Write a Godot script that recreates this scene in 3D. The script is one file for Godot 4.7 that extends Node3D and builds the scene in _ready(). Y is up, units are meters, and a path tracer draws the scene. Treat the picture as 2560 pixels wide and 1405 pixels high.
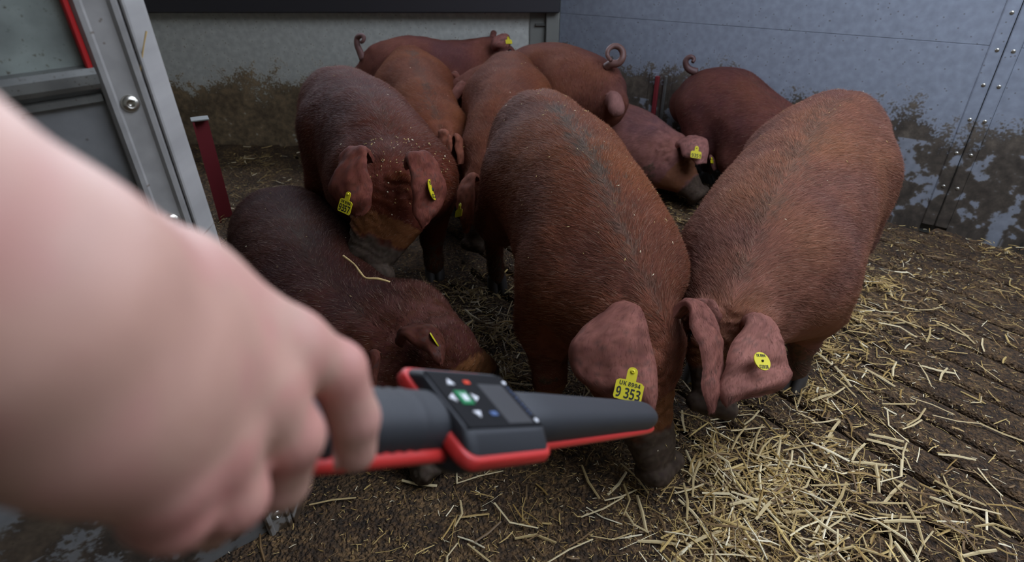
extends Node3D
# A livestock pen with ten red pigs on straw; a hand holds a tag reader over them.

const PIGS := {
	"A": {
		"trunk": [[Vector3(0.0551, 0.5214, -1.8987), Vector3(-0.9673, 0, 0.2534), 0.0961, 0.1054, 0.126], [Vector3(0.0751, 0.5393, -1.8226), Vector3(-0.9673, 0, 0.2534), 0.155, 0.17, 0.18], [Vector3(0.1259, 0.5053, -1.6137), Vector3(-0.9721, 0, 0.2344), 0.185, 0.1982, 0.1909], [Vector3(0.1679, 0.4742, -1.4311), Vector3(-0.9753, 0, 0.2209), 0.185, 0.2086, 0.1957], [Vector3(0.1967, 0.4478, -1.29), Vector3(-0.9727, 0, 0.232), 0.188, 0.1999, 0.2001], [Vector3(0.2141, 0.4268, -1.1897), Vector3(-0.958, 0, 0.2867), 0.185, 0.1788, 0.2056], [Vector3(0.2257, 0.4081, -1.1183), Vector3(-0.9103, 0, 0.414), 0.16, 0.1544, 0.1878], [Vector3(0.238, 0.3836, -1.0641), Vector3(-0.8154, 0, 0.5789), 0.125, 0.1342, 0.1479], [Vector3(0.2544, 0.343, -1.0207), Vector3(-0.7234, 0, 0.6904), 0.105, 0.119, 0.1105], [Vector3(0.274, 0.2822, -0.9855), Vector3(-0.6839, 0, 0.7296), 0.092, 0.0789, 0.0931], [Vector3(0.2947, 0.2068, -0.9557), Vector3(-0.6777, 0, 0.7353), 0.07, 0.0499, 0.075], [Vector3(0.3154, 0.1257, -0.9282), Vector3(-0.6777, 0, 0.7353), 0.056, 0.043, 0.05]],
		"feet": [[2, -1, Vector3(0.2209, 0, -1.6675)], [2, 1, Vector3(-0.0541, 0, -1.8282)], [5, -1, Vector3(0.3099, 0, -1.2184)], [5, 1, Vector3(0.0899, 0, -1.1453)]],
		"caps": [],
		"ears": [[[Vector3(0.2035, 0.4676, -0.9798), Vector3(0.2558, 0.4747, -0.9376)], [Vector3(0.1434, 0.4458, -0.9497), Vector3(0.2571, 0.4584, -0.8818)], [Vector3(0.1099, 0.4151, -0.9086), Vector3(0.2614, 0.4293, -0.8359)], [Vector3(0.1205, 0.3897, -0.8591), Vector3(0.2618, 0.4015, -0.8081)], [Vector3(0.1774, 0.3736, -0.815), Vector3(0.2577, 0.3819, -0.7909)], [Vector3(0.2301, 0.3723, -0.791), Vector3(0.2534, 0.3708, -0.7844)]], [[Vector3(0.3462, 0.4649, -0.984), Vector3(0.3879, 0.4529, -1.0117)], [Vector3(0.3483, 0.4552, -0.932), Vector3(0.4106, 0.4288, -0.9745)], [Vector3(0.3541, 0.43, -0.8826), Vector3(0.4153, 0.3843, -0.9428)], [Vector3(0.3567, 0.3942, -0.8444), Vector3(0.4068, 0.3489, -0.9047)], [Vector3(0.361, 0.3655, -0.8218), Vector3(0.3882, 0.3416, -0.8542)], [Vector3(0.3654, 0.3464, -0.8106), Vector3(0.3725, 0.3394, -0.8181)]]],
		"tags": [[0, "flag", Vector3(0.2044, 0.4201, -0.7865), Vector3(0.228, 0.4173, -0.7803), Vector3(0.2088, 0.4477, -0.8119), "9 353", "UK 8994"], [1, "button", Vector3(0.4041, 0.3941, -0.9196), Vector3(0.4204, 0.3726, -0.9475), Vector3(0.4101, 0.4028, -0.942), "", ""]],
	},
	"B": {
		"trunk": [[Vector3(1.0935, 0.5141, -1.9326), Vector3(-0.8151, 0, -0.5793), 0.0992, 0.1054, 0.126], [Vector3(1.048, 0.5332, -1.8686), Vector3(-0.8151, 0, -0.5793), 0.16, 0.17, 0.18], [Vector3(0.9107, 0.4995, -1.6773), Vector3(-0.8121, 0, -0.5835), 0.19, 0.2018, 0.1891], [Vector3(0.7894, 0.4669, -1.5091), Vector3(-0.8128, 0, -0.5826), 0.2, 0.2115, 0.1942], [Vector3(0.6931, 0.4366, -1.3752), Vector3(-0.8208, 0, -0.5712), 0.205, 0.203, 0.1985], [Vector3(0.621, 0.4105, -1.2743), Vector3(-0.8306, 0, -0.5568), 0.195, 0.1817, 0.2041], [Vector3(0.5676, 0.3893, -1.1989), Vector3(-0.8431, 0, -0.5378), 0.17, 0.1528, 0.1886], [Vector3(0.5284, 0.3699, -1.1426), Vector3(-0.868, 0, -0.4965), 0.135, 0.1228, 0.1536], [Vector3(0.5007, 0.3454, -1.1001), Vector3(-0.8974, 0, -0.4412), 0.105, 0.1062, 0.1119], [Vector3(0.4822, 0.3121, -1.0675), Vector3(-0.9138, 0, -0.4062), 0.09, 0.075, 0.09], [Vector3(0.4697, 0.2723, -1.0412), Vector3(-0.9174, 0, -0.3979), 0.066, 0.0493, 0.0704], [Vector3(0.4599, 0.2305, -1.0182), Vector3(-0.9174, 0, -0.3979), 0.055, 0.043, 0.05]],
		"feet": [[2, -1, Vector3(1.0134, 0, -1.6404)], [2, 1, Vector3(0.8429, 0, -1.763)], [5, -1, Vector3(0.7997, 0, -1.2949)], [5, 1, Vector3(0.5379, 0, -1.3299)]],
		"caps": [],
		"ears": [[[Vector3(0.4704, 0.4288, -0.9745), Vector3(0.5482, 0.406, -1.0075)], [Vector3(0.431, 0.4191, -0.9226), Vector3(0.5477, 0.3879, -0.9622)], [Vector3(0.4081, 0.3913, -0.8832), Vector3(0.5529, 0.3666, -0.9267)], [Vector3(0.3933, 0.378, -0.8522), Vector3(0.5466, 0.3553, -0.8969)], [Vector3(0.3912, 0.362, -0.8313), Vector3(0.5186, 0.3476, -0.8692)], [Vector3(0.3998, 0.3531, -0.8204), Vector3(0.4385, 0.3532, -0.8378)]], [[Vector3(0.4238, 0.3978, -1.0375), Vector3(0.4416, 0.4196, -1.0386)], [Vector3(0.4019, 0.3971, -1.0602), Vector3(0.4324, 0.4333, -1.0582)], [Vector3(0.384, 0.4022, -1.0748), Vector3(0.4088, 0.4256, -1.0769)], [Vector3(0.3782, 0.4059, -1.0885), Vector3(0.3875, 0.4188, -1.0845)]]],
		"tags": [[0, "button", Vector3(0.4645, 0.4244, -0.862), Vector3(0.4786, 0.4206, -0.8656), Vector3(0.4688, 0.4318, -0.8778), "02838", "DK 8994"]],
	},
	"C": {
		"trunk": [[Vector3(-0.7125, 0.496, -2.368), Vector3(-0.864, 0, 0.5035), 0.0961, 0.1054, 0.126], [Vector3(-0.6737, 0.5206, -2.3015), Vector3(-0.864, 0, 0.5035), 0.155, 0.17, 0.18], [Vector3(-0.5545, 0.5031, -2.0886), Vector3(-0.8824, 0, 0.4705), 0.18, 0.1966, 0.1917], [Vector3(-0.4574, 0.4904, -1.9053), Vector3(-0.9149, 0, 0.4037), 0.185, 0.1954, 0.2023], [Vector3(-0.3915, 0.486, -1.7652), Vector3(-0.9508, 0, 0.3097), 0.18, 0.1753, 0.2074], [Vector3(-0.3529, 0.4891, -1.6644), Vector3(-0.9804, 0, 0.1971), 0.165, 0.148, 0.191], [Vector3(-0.3337, 0.4921, -1.5918), Vector3(-0.9972, 0, 0.0749), 0.14, 0.129, 0.1505], [Vector3(-0.3298, 0.4825, -1.5373), Vector3(-0.9996, 0, -0.0275), 0.12, 0.1254, 0.1023], [Vector3(-0.3397, 0.4523, -1.4945), Vector3(-0.9969, 0, -0.079), 0.1, 0.0864, 0.0943], [Vector3(-0.3606, 0.4043, -1.4587), Vector3(-0.9959, 0, -0.09), 0.085, 0.0596, 0.0777], [Vector3(-0.3874, 0.3477, -1.4264), Vector3(-0.9959, 0, -0.09), 0.066, 0.05, 0.055]],
		"feet": [[2, -1, Vector3(-0.476, 0, -2.1645)], [2, 1, Vector3(-0.6613, 0, -2.0657)], [5, -1, Vector3(-0.2912, 0, -1.9223)], [5, 1, Vector3(-0.56, 0, -1.97)]],
		"caps": [],
		"ears": [[[Vector3(-0.4249, 0.6325, -1.4292), Vector3(-0.3526, 0.6554, -1.3962)], [Vector3(-0.435, 0.6071, -1.3912), Vector3(-0.349, 0.6349, -1.3495)], [Vector3(-0.4498, 0.5722, -1.3593), Vector3(-0.3368, 0.5964, -1.3097)], [Vector3(-0.4251, 0.5462, -1.3325), Vector3(-0.3337, 0.5713, -1.2893)], [Vector3(-0.3949, 0.5308, -1.3119), Vector3(-0.3415, 0.5481, -1.2815)], [Vector3(-0.3766, 0.5231, -1.2959), Vector3(-0.3542, 0.533, -1.2785)]], [[Vector3(-0.255, 0.6399, -1.364), Vector3(-0.2046, 0.6406, -1.4108)], [Vector3(-0.2391, 0.6169, -1.3217), Vector3(-0.1763, 0.6114, -1.3706)], [Vector3(-0.2354, 0.5838, -1.2908), Vector3(-0.1587, 0.5674, -1.3449)], [Vector3(-0.2317, 0.5513, -1.2718), Vector3(-0.1751, 0.5392, -1.3169)], [Vector3(-0.224, 0.5272, -1.2636), Vector3(-0.1912, 0.5206, -1.2944)], [Vector3(-0.2161, 0.5108, -1.2655), Vector3(-0.2083, 0.5103, -1.271)]]],
		"tags": [[0, "flag", Vector3(-0.3913, 0.5614, -1.2719), Vector3(-0.3758, 0.5577, -1.264), Vector3(-0.3773, 0.5919, -1.2781), "9357", "UK 8994"], [1, "button", Vector3(-0.1897, 0.5891, -1.3054), Vector3(-0.1864, 0.579, -1.3285), Vector3(-0.1921, 0.5994, -1.323), "02", "DK"]],
	},
	"D": {
		"trunk": [[Vector3(-0.8347, 0.208, -1.9225), Vector3(-0.8851, 0, 0.4654), 0.1054, 0.093, 0.126], [Vector3(-0.7991, 0.2336, -1.8547), Vector3(-0.8851, 0, 0.4654), 0.17, 0.15, 0.18], [Vector3(-0.6823, 0.2191, -1.6341), Vector3(-0.8784, 0, 0.4779), 0.2, 0.1793, 0.2004], [Vector3(-0.5761, 0.2081, -1.4409), Vector3(-0.8506, 0, 0.5258), 0.21, 0.1946, 0.2027], [Vector3(-0.4887, 0.2044, -1.2952), Vector3(-0.7953, 0, 0.6062), 0.21, 0.1861, 0.2069], [Vector3(-0.4214, 0.209, -1.1989), Vector3(-0.7297, 0, 0.6838), 0.19, 0.1687, 0.2007], [Vector3(-0.3682, 0.2152, -1.1364), Vector3(-0.6858, 0, 0.7278), 0.15, 0.1447, 0.1726], [Vector3(-0.3224, 0.2097, -1.0898), Vector3(-0.6775, 0, 0.7356), 0.12, 0.1337, 0.1131], [Vector3(-0.2807, 0.182, -1.0493), Vector3(-0.6844, 0, 0.7291), 0.095, 0.1064, 0.0868], [Vector3(-0.2423, 0.1335, -1.0121), Vector3(-0.6876, 0, 0.7261), 0.07, 0.0555, 0.0697], [Vector3(-0.2059, 0.0743, -0.9772), Vector3(-0.6876, 0, 0.7261), 0.056, 0.045, 0.05]],
		"caps": [[Vector3(-0.2596, 0.2638, -1.2), Vector3(-0.1509, 0.3105, -1.04), 0.12, 0.07, 0.1], [Vector3(-0.1509, 0.3105, -1.04), Vector3(-0.0739, 0.04, -1.3031), 0.062, 0.04, 0.04]],
		"ears": [[[Vector3(-0.218, 0.4109, -0.9525), Vector3(-0.2055, 0.4174, -0.991)], [Vector3(-0.189, 0.4118, -0.9299), Vector3(-0.171, 0.416, -0.9902)], [Vector3(-0.1671, 0.4043, -0.9139), Vector3(-0.1459, 0.4062, -0.9729)], [Vector3(-0.1502, 0.397, -0.8981), Vector3(-0.1338, 0.3929, -0.942)], [Vector3(-0.1381, 0.3953, -0.8855), Vector3(-0.1316, 0.3944, -0.8965)]], [[Vector3(-0.2685, 0.4046, -0.8909), Vector3(-0.2554, 0.4117, -0.9067)], [Vector3(-0.2863, 0.3845, -0.856), Vector3(-0.257, 0.3847, -0.8793)], [Vector3(-0.2811, 0.3655, -0.8218), Vector3(-0.2562, 0.3649, -0.8446)], [Vector3(-0.27, 0.3464, -0.8106), Vector3(-0.2613, 0.3426, -0.82)]]],
		"tags": [[0, "button", Vector3(-0.1527, 0.417, -0.9387), Vector3(-0.1484, 0.4042, -0.9428), Vector3(-0.1612, 0.4214, -0.9529), "", ""]],
	},
	"E": {
		"trunk": [[Vector3(-0.0195, 0.5224, -2.8858), Vector3(-0.9999, 0, 0.0147), 0.0837, 0.093, 0.112], [Vector3(-0.0183, 0.529, -2.8053), Vector3(-0.9999, 0, 0.0147), 0.135, 0.15, 0.16], [Vector3(-0.0197, 0.4806, -2.6482), Vector3(-0.9994, 0, -0.0335), 0.16, 0.1791, 0.1704], [Vector3(-0.0247, 0.4337, -2.5004), Vector3(-0.9938, 0, -0.1112), 0.165, 0.1875, 0.1762], [Vector3(-0.0349, 0.3913, -2.373), Vector3(-0.9778, 0, -0.2095), 0.16, 0.1747, 0.1827], [Vector3(-0.0498, 0.3548, -2.2721), Vector3(-0.9481, 0, -0.318), 0.145, 0.1469, 0.1616], [Vector3(-0.0684, 0.32, -2.1955), Vector3(-0.9145, 0, -0.4045), 0.115, 0.1202, 0.1299], [Vector3(-0.0885, 0.2795, -2.1367), Vector3(-0.8945, 0, -0.447), 0.095, 0.1058, 0.0971], [Vector3(-0.1074, 0.2295, -2.0908), Vector3(-0.8889, 0, -0.458), 0.08, 0.0742, 0.0754], [Vector3(-0.1234, 0.1736, -2.0543), Vector3(-0.8884, 0, -0.459), 0.058, 0.0434, 0.0608], [Vector3(-0.1372, 0.1168, -2.0229), Vector3(-0.8884, 0, -0.459), 0.05, 0.04, 0.045]],
		"feet": [[2, -1, Vector3(0.0863, 0, -2.6747)], [2, 1, Vector3(-0.1236, 0, -2.6817)], [5, -1, Vector3(0.045, 0, -2.2403)], [5, 1, Vector3(-0.1446, 0, -2.3039)]],
		"caps": [],
		"ears": [[[Vector3(-0.1668, 0.3601, -1.9997), Vector3(-0.1254, 0.3745, -1.9849)], [Vector3(-0.1952, 0.3351, -1.9619), Vector3(-0.1313, 0.3547, -1.927)], [Vector3(-0.1975, 0.2937, -1.9146), Vector3(-0.1328, 0.3118, -1.8788)], [Vector3(-0.1797, 0.2492, -1.877), Vector3(-0.1356, 0.264, -1.8509)], [Vector3(-0.1685, 0.2128, -1.8558), Vector3(-0.1509, 0.2171, -1.8467)]], [[Vector3(-0.0935, 0.3675, -2.004), Vector3(-0.0581, 0.348, -2.0158)], [Vector3(-0.0855, 0.3253, -1.9562), Vector3(-0.0363, 0.3041, -1.9902)], [Vector3(-0.0822, 0.2678, -1.9111), Vector3(-0.0432, 0.2557, -1.9388)], [Vector3(-0.0709, 0.2311, -1.8896), Vector3(-0.057, 0.2269, -1.8987)]]],
		"tags": [[0, "flag", Vector3(-0.1813, 0.2976, -1.8358), Vector3(-0.1678, 0.312, -1.8095), Vector3(-0.1772, 0.3211, -1.8496), "", ""]],
		"tail": [Vector3(0.0094, 0.6288, -2.9091), Vector3(0.0384, 0.6037, -2.9524), Vector3(0.0479, 0.5706, -2.933)],
	},
	"F": {
		"trunk": [[Vector3(-0.5394, 0.4992, -3.1263), Vector3(-0.9549, 0, 0.2968), 0.0806, 0.093, 0.112], [Vector3(-0.5157, 0.5104, -3.0499), Vector3(-0.9549, 0, 0.2968), 0.13, 0.15, 0.16], [Vector3(-0.4683, 0.4696, -2.8916), Vector3(-0.957, 0, 0.29), 0.16, 0.1711, 0.1744], [Vector3(-0.4224, 0.4329, -2.737), Vector3(-0.9565, 0, 0.2917), 0.16, 0.1754, 0.1823], [Vector3(-0.3803, 0.4036, -2.597), Vector3(-0.9471, 0, 0.321), 0.155, 0.1658, 0.1721], [Vector3(-0.3443, 0.3822, -2.4844), Vector3(-0.9264, 0, 0.3766), 0.14, 0.1374, 0.1663], [Vector3(-0.3155, 0.3637, -2.4029), Vector3(-0.9046, 0, 0.4263), 0.11, 0.116, 0.117], [Vector3(-0.2939, 0.3395, -2.3455), Vector3(-0.8951, 0, 0.4458), 0.095, 0.1008, 0.0896], [Vector3(-0.279, 0.3043, -2.3023), Vector3(-0.8952, 0, 0.4457), 0.08, 0.0708, 0.0771], [Vector3(-0.2695, 0.2606, -2.2662), Vector3(-0.896, 0, 0.4441), 0.055, 0.0479, 0.0585], [Vector3(-0.2632, 0.2136, -2.2332), Vector3(-0.896, 0, 0.4441), 0.05, 0.04, 0.045]],
		"feet": [[2, -1, Vector3(-0.3765, 0, -2.9508)], [2, 1, Vector3(-0.5775, 0, -2.8899)], [5, -1, Vector3(-0.2517, 0, -2.5221)], [5, 1, Vector3(-0.437, 0, -2.4468)]],
		"caps": [],
		"ears": [[[Vector3(-0.2899, 0.4447, -2.2806), Vector3(-0.2446, 0.4521, -2.2386)], [Vector3(-0.2842, 0.4234, -2.2451), Vector3(-0.2301, 0.4353, -2.2057)], [Vector3(-0.2736, 0.3955, -2.2172), Vector3(-0.2332, 0.4048, -2.1879)], [Vector3(-0.2612, 0.3727, -2.2039), Vector3(-0.2477, 0.3759, -2.1941)]], [[Vector3(-0.2264, 0.4396, -2.2545), Vector3(-0.1978, 0.4173, -2.2762)], [Vector3(-0.2167, 0.4053, -2.2113), Vector3(-0.1812, 0.3794, -2.2425)], [Vector3(-0.209, 0.3518, -2.1801), Vector3(-0.1882, 0.3392, -2.2075)]]],
		"tags": [],
		"tail": [Vector3(-0.5253, 0.6208, -3.136), Vector3(-0.5651, 0.5949, -3.1788), Vector3(-0.5753, 0.5683, -3.1632)],
	},
	"G": {
		"trunk": [[Vector3(-0.7609, 0.4624, -3.197), Vector3(0.0922, 0, 0.9957), 0.0775, 0.093, 0.112], [Vector3(-0.6862, 0.4923, -3.2039), Vector3(0.0922, 0, 0.9957), 0.125, 0.15, 0.16], [Vector3(-0.5942, 0.4922, -3.2264), Vector3(0.1825, 0, 0.9832), 0.155, 0.1802, 0.1799], [Vector3(-0.494, 0.4924, -3.2535), Vector3(0.2572, 0, 0.9663), 0.165, 0.1854, 0.1873], [Vector3(-0.3872, 0.4975, -3.2842), Vector3(0.2744, 0, 0.9616), 0.16, 0.1574, 0.2013], [Vector3(-0.2835, 0.5122, -3.3143), Vector3(0.2764, 0, 0.961), 0.145, 0.1292, 0.1854], [Vector3(-0.1916, 0.5327, -3.3413), Vector3(0.291, 0, 0.9567), 0.115, 0.1134, 0.1283], [Vector3(-0.1132, 0.546, -3.3653), Vector3(0.3078, 0, 0.9515), 0.095, 0.112, 0.084], [Vector3(-0.0459, 0.542, -3.3867), Vector3(0.316, 0, 0.9488), 0.078, 0.0788, 0.0706], [Vector3(0.0123, 0.5217, -3.4053), Vector3(0.3176, 0, 0.9482), 0.056, 0.0497, 0.0576], [Vector3(0.0642, 0.4933, -3.4216), Vector3(0.3176, 0, 0.9482), 0.05, 0.04, 0.045]],
		"feet": [[2, -1, Vector3(-0.6429, 0, -3.3242)], [2, 1, Vector3(-0.6045, 0, -3.1177)], [5, -1, Vector3(-0.3112, 0, -3.4104)], [5, 1, Vector3(-0.2559, 0, -3.2182)]],
		"caps": [],
		"ears": [[[Vector3(-0.091, 0.6576, -3.2386), Vector3(-0.0694, 0.6247, -3.173)], [Vector3(-0.0621, 0.6791, -3.2511), Vector3(-0.0244, 0.6298, -3.1644)], [Vector3(-0.0332, 0.6741, -3.2597), Vector3(-0.0123, 0.6286, -3.1985)], [Vector3(-0.0208, 0.6547, -3.26), Vector3(-0.0083, 0.6382, -3.2388)]], [[Vector3(-0.1205, 0.6426, -3.4382), Vector3(-0.0877, 0.6464, -3.4404)], [Vector3(-0.1198, 0.6522, -3.4901), Vector3(-0.0843, 0.6541, -3.4913)], [Vector3(-0.1123, 0.6564, -3.5389), Vector3(-0.0944, 0.6564, -3.5389)]]],
		"tags": [[0, "flag", Vector3(-0.0162, 0.6551, -3.1734), Vector3(0, 0.6544, -3.1788), Vector3(-0.0163, 0.6737, -3.1901), "", ""]],
		"tail": [Vector3(-0.7618, 0.57, -3.1527), Vector3(-0.7782, 0.6054, -3.1733), Vector3(-0.7899, 0.6388, -3.1813), Vector3(-0.7873, 0.6685, -3.187), Vector3(-0.7658, 0.6836, -3.1727), Vector3(-0.7471, 0.6798, -3.1589), Vector3(-0.7491, 0.6624, -3.1487), Vector3(-0.7638, 0.6539, -3.1553)],
	},
	"H": {
		"trunk": [[Vector3(0.4447, 0.453, -2.6687), Vector3(0.8108, 0, -0.5854), 0.0868, 0.093, 0.119], [Vector3(0.4017, 0.4869, -2.7281), Vector3(0.8108, 0, -0.5854), 0.14, 0.15, 0.17], [Vector3(0.3127, 0.4934, -2.817), Vector3(0.7182, 0, -0.6958), 0.165, 0.1786, 0.1807], [Vector3(0.2133, 0.496, -2.8918), Vector3(0.5023, 0, -0.8647), 0.17, 0.1933, 0.1834], [Vector3(0.1031, 0.4925, -2.9385), Vector3(0.1579, 0, -0.9875), 0.165, 0.19, 0.185], [Vector3(-0.0095, 0.4827, -2.9489), Vector3(-0.2105, 0, -0.9776), 0.145, 0.15, 0.175], [Vector3(-0.1139, 0.466, -2.9281), Vector3(-0.4517, 0, -0.8922), 0.115, 0.1268, 0.1266], [Vector3(-0.2028, 0.4396, -2.8915), Vector3(-0.5417, 0, -0.8406), 0.095, 0.1116, 0.0842], [Vector3(-0.2727, 0.403, -2.8544), Vector3(-0.555, 0, -0.8319), 0.078, 0.0712, 0.0744], [Vector3(-0.3243, 0.3611, -2.8235), Vector3(-0.5538, 0, -0.8326), 0.055, 0.0442, 0.0604], [Vector3(-0.3644, 0.319, -2.7975), Vector3(-0.5538, 0, -0.8326), 0.05, 0.04, 0.045]],
		"feet": [[2, -1, Vector3(0.2581, 0, -2.7224)], [2, 1, Vector3(0.4089, 0, -2.8685)], [5, -1, Vector3(0.0116, 0, -2.8511)], [5, 1, Vector3(-0.0305, 0, -3.0467)]],
		"caps": [[Vector3(0.4436, 0.5049, -2.5821), Vector3(0.4487, 0.474, -2.5409), 0.034, 0.038, 0.03]],
		"ears": [[[Vector3(-0.2404, 0.5336, -2.7956), Vector3(-0.2111, 0.5061, -2.7564)], [Vector3(-0.2824, 0.5026, -2.7313), Vector3(-0.2441, 0.4759, -2.6925)], [Vector3(-0.3086, 0.4579, -2.6936), Vector3(-0.2803, 0.4447, -2.6743)]], [[Vector3(-0.2928, 0.5274, -2.9657), Vector3(-0.2752, 0.5404, -2.9964)], [Vector3(-0.3428, 0.5, -2.9613), Vector3(-0.3156, 0.5214, -2.9969)], [Vector3(-0.3624, 0.4662, -2.9416), Vector3(-0.3538, 0.4725, -2.9568)]]],
		"tags": [],
		"tail": [Vector3(0.4104, 0.6209, -2.6729), Vector3(0.4298, 0.6366, -2.6589), Vector3(0.4574, 0.6414, -2.6502), Vector3(0.4745, 0.6625, -2.6509), Vector3(0.4745, 0.6878, -2.6656), Vector3(0.4573, 0.7041, -2.6752), Vector3(0.4315, 0.7056, -2.676), Vector3(0.411, 0.6924, -2.6568), Vector3(0.4092, 0.6717, -2.6447), Vector3(0.423, 0.6557, -2.6238)],
	},
	"I": {
		"trunk": [[Vector3(0.3513, 0.2197, -3.1557), Vector3(-0.783, 0, 0.6221), 0.093, 0.0868, 0.126], [Vector3(0.3997, 0.2416, -3.0948), Vector3(-0.783, 0, 0.6221), 0.15, 0.14, 0.18], [Vector3(0.4963, 0.225, -2.9717), Vector3(-0.7813, 0, 0.6241), 0.19, 0.1741, 0.208], [Vector3(0.583, 0.213, -2.8621), Vector3(-0.7687, 0, 0.6396), 0.19, 0.1877, 0.2012], [Vector3(0.654, 0.2041, -2.7748), Vector3(-0.7429, 0, 0.6694), 0.17, 0.1709, 0.1795], [Vector3(0.7102, 0.1912, -2.7095), Vector3(-0.7121, 0, 0.7021), 0.15, 0.1492, 0.1554], [Vector3(0.757, 0.1688, -2.6594), Vector3(-0.6873, 0, 0.7264), 0.125, 0.1123, 0.1189], [Vector3(0.7991, 0.1369, -2.6174), Vector3(-0.6759, 0, 0.737), 0.09, 0.0693, 0.0803], [Vector3(0.8391, 0.0999, -2.579), Vector3(-0.6741, 0, 0.7386), 0.06, 0.05, 0.055]],
		"caps": [],
		"ears": [[[Vector3(0.7558, 0.2916, -2.585), Vector3(0.8315, 0.319, -2.6472)], [Vector3(0.7528, 0.2856, -2.5119), Vector3(0.8757, 0.3225, -2.5798)], [Vector3(0.7825, 0.2739, -2.4704), Vector3(0.8677, 0.2841, -2.5111)], [Vector3(0.8038, 0.2561, -2.4485), Vector3(0.8487, 0.2525, -2.4695)]], [[Vector3(0.9129, 0.2478, -2.652), Vector3(0.9459, 0.248, -2.6753)], [Vector3(0.9139, 0.219, -2.6005), Vector3(0.9648, 0.2124, -2.6429)], [Vector3(0.9286, 0.184, -2.58), Vector3(0.965, 0.1786, -2.6116)]]],
		"tags": [[0, "flag", Vector3(0.7908, 0.3047, -2.4421), Vector3(0.8148, 0.3001, -2.4452), Vector3(0.7994, 0.3314, -2.4577), "9351", ""], [1, "flag", Vector3(0.9179, 0.2239, -2.586), Vector3(0.9304, 0.219, -2.6005), Vector3(0.9196, 0.235, -2.5982), "", ""]],
	},
	"J": {
		"trunk": [[Vector3(0.8657, 0.3854, -2.9641), Vector3(-0.7028, 0, 0.7114), 0.0837, 0.093, 0.112], [Vector3(0.9195, 0.4134, -2.9109), Vector3(-0.7028, 0, 0.7114), 0.135, 0.15, 0.16], [Vector3(0.9686, 0.4115, -2.8491), Vector3(-0.7547, 0, 0.6561), 0.165, 0.1856, 0.1772], [Vector3(1.0198, 0.4016, -2.7726), Vector3(-0.8321, 0, 0.5546), 0.175, 0.1986, 0.1807], [Vector3(1.0718, 0.3836, -2.6782), Vector3(-0.8895, 0, 0.4569), 0.17, 0.1699, 0.195], [Vector3(1.1212, 0.3629, -2.5763), Vector3(-0.9045, 0, 0.4264), 0.15, 0.1511, 0.1745], [Vector3(1.1655, 0.3419, -2.4827), Vector3(-0.8839, 0, 0.4677), 0.115, 0.1231, 0.1285], [Vector3(1.2044, 0.3174, -2.4072), Vector3(-0.8505, 0, 0.5259), 0.095, 0.1012, 0.0894], [Vector3(1.2374, 0.2869, -2.3511), Vector3(-0.8304, 0, 0.5572), 0.078, 0.065, 0.0775], [Vector3(1.2644, 0.2529, -2.3097), Vector3(-0.8259, 0, 0.5638), 0.056, 0.0442, 0.0604], [Vector3(1.2868, 0.219, -2.2761), Vector3(-0.8259, 0, 0.5638), 0.05, 0.04, 0.045]],
		"feet": [[2, -1, Vector3(1.0281, 0, -2.9407)], [2, 1, Vector3(0.8696, 0, -2.8029)], [5, -1, Vector3(1.2116, 0, -2.619)], [5, 1, Vector3(1.0307, 0, -2.5337)]],
		"caps": [],
		"ears": [[[Vector3(1.1452, 0.4368, -2.1602), Vector3(1.2175, 0.4283, -2.2132)], [Vector3(1.1147, 0.3945, -2.1008), Vector3(1.2012, 0.3848, -2.153)], [Vector3(1.1296, 0.356, -2.0783), Vector3(1.1753, 0.3483, -2.1086)]], [[Vector3(1.2603, 0.4202, -2.2663), Vector3(1.3142, 0.4153, -2.3098)], [Vector3(1.276, 0.3726, -2.2385), Vector3(1.3383, 0.3669, -2.2815)], [Vector3(1.2839, 0.3386, -2.2187), Vector3(1.3214, 0.3314, -2.2492)]]],
		"tags": [],
		"tail": [Vector3(0.8797, 0.5579, -2.9025), Vector3(0.853, 0.5645, -2.9063), Vector3(0.834, 0.5777, -2.914), Vector3(0.8234, 0.5992, -2.915), Vector3(0.828, 0.6173, -2.914), Vector3(0.8438, 0.6256, -2.9072), Vector3(0.857, 0.6158, -2.9015), Vector3(0.8495, 0.6028, -2.8939)],
	},
}
const ARM := [
	[[Vector3(-0.1664, 1.0799, -0.1041), 0.048], [Vector3(-0.1455, 1.0446, -0.1124), 0.041], [Vector3(-0.1295, 1.0161, -0.1305), 0.035]],
	[[Vector3(-0.1295, 1.0184, -0.1319), 0.033], [Vector3(-0.1237, 0.9882, -0.1779), 0.024], [Vector3(-0.0944, 0.9519, -0.1984), 0.0165]],
	[[Vector3(-0.1295, 1.0166, -0.1308), 0.034], [Vector3(-0.1171, 0.9865, -0.1538), 0.025], [Vector3(-0.0999, 0.947, -0.1747), 0.0165]],
	[[Vector3(-0.1295, 1.0129, -0.1286), 0.034], [Vector3(-0.1175, 0.9851, -0.1356), 0.026], [Vector3(-0.1067, 0.9472, -0.1482), 0.0155]],
	[[Vector3(-0.1274, 1.0122, -0.1224), 0.032], [Vector3(-0.1198, 0.9849, -0.1238), 0.024], [Vector3(-0.1121, 0.9523, -0.128), 0.0145]],
	[[Vector3(-0.1342, 0.9924, -0.1688), 0.022], [Vector3(-0.1233, 0.9603, -0.179), 0.02], [Vector3(-0.1159, 0.943, -0.1804), 0.018]],
]
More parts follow.
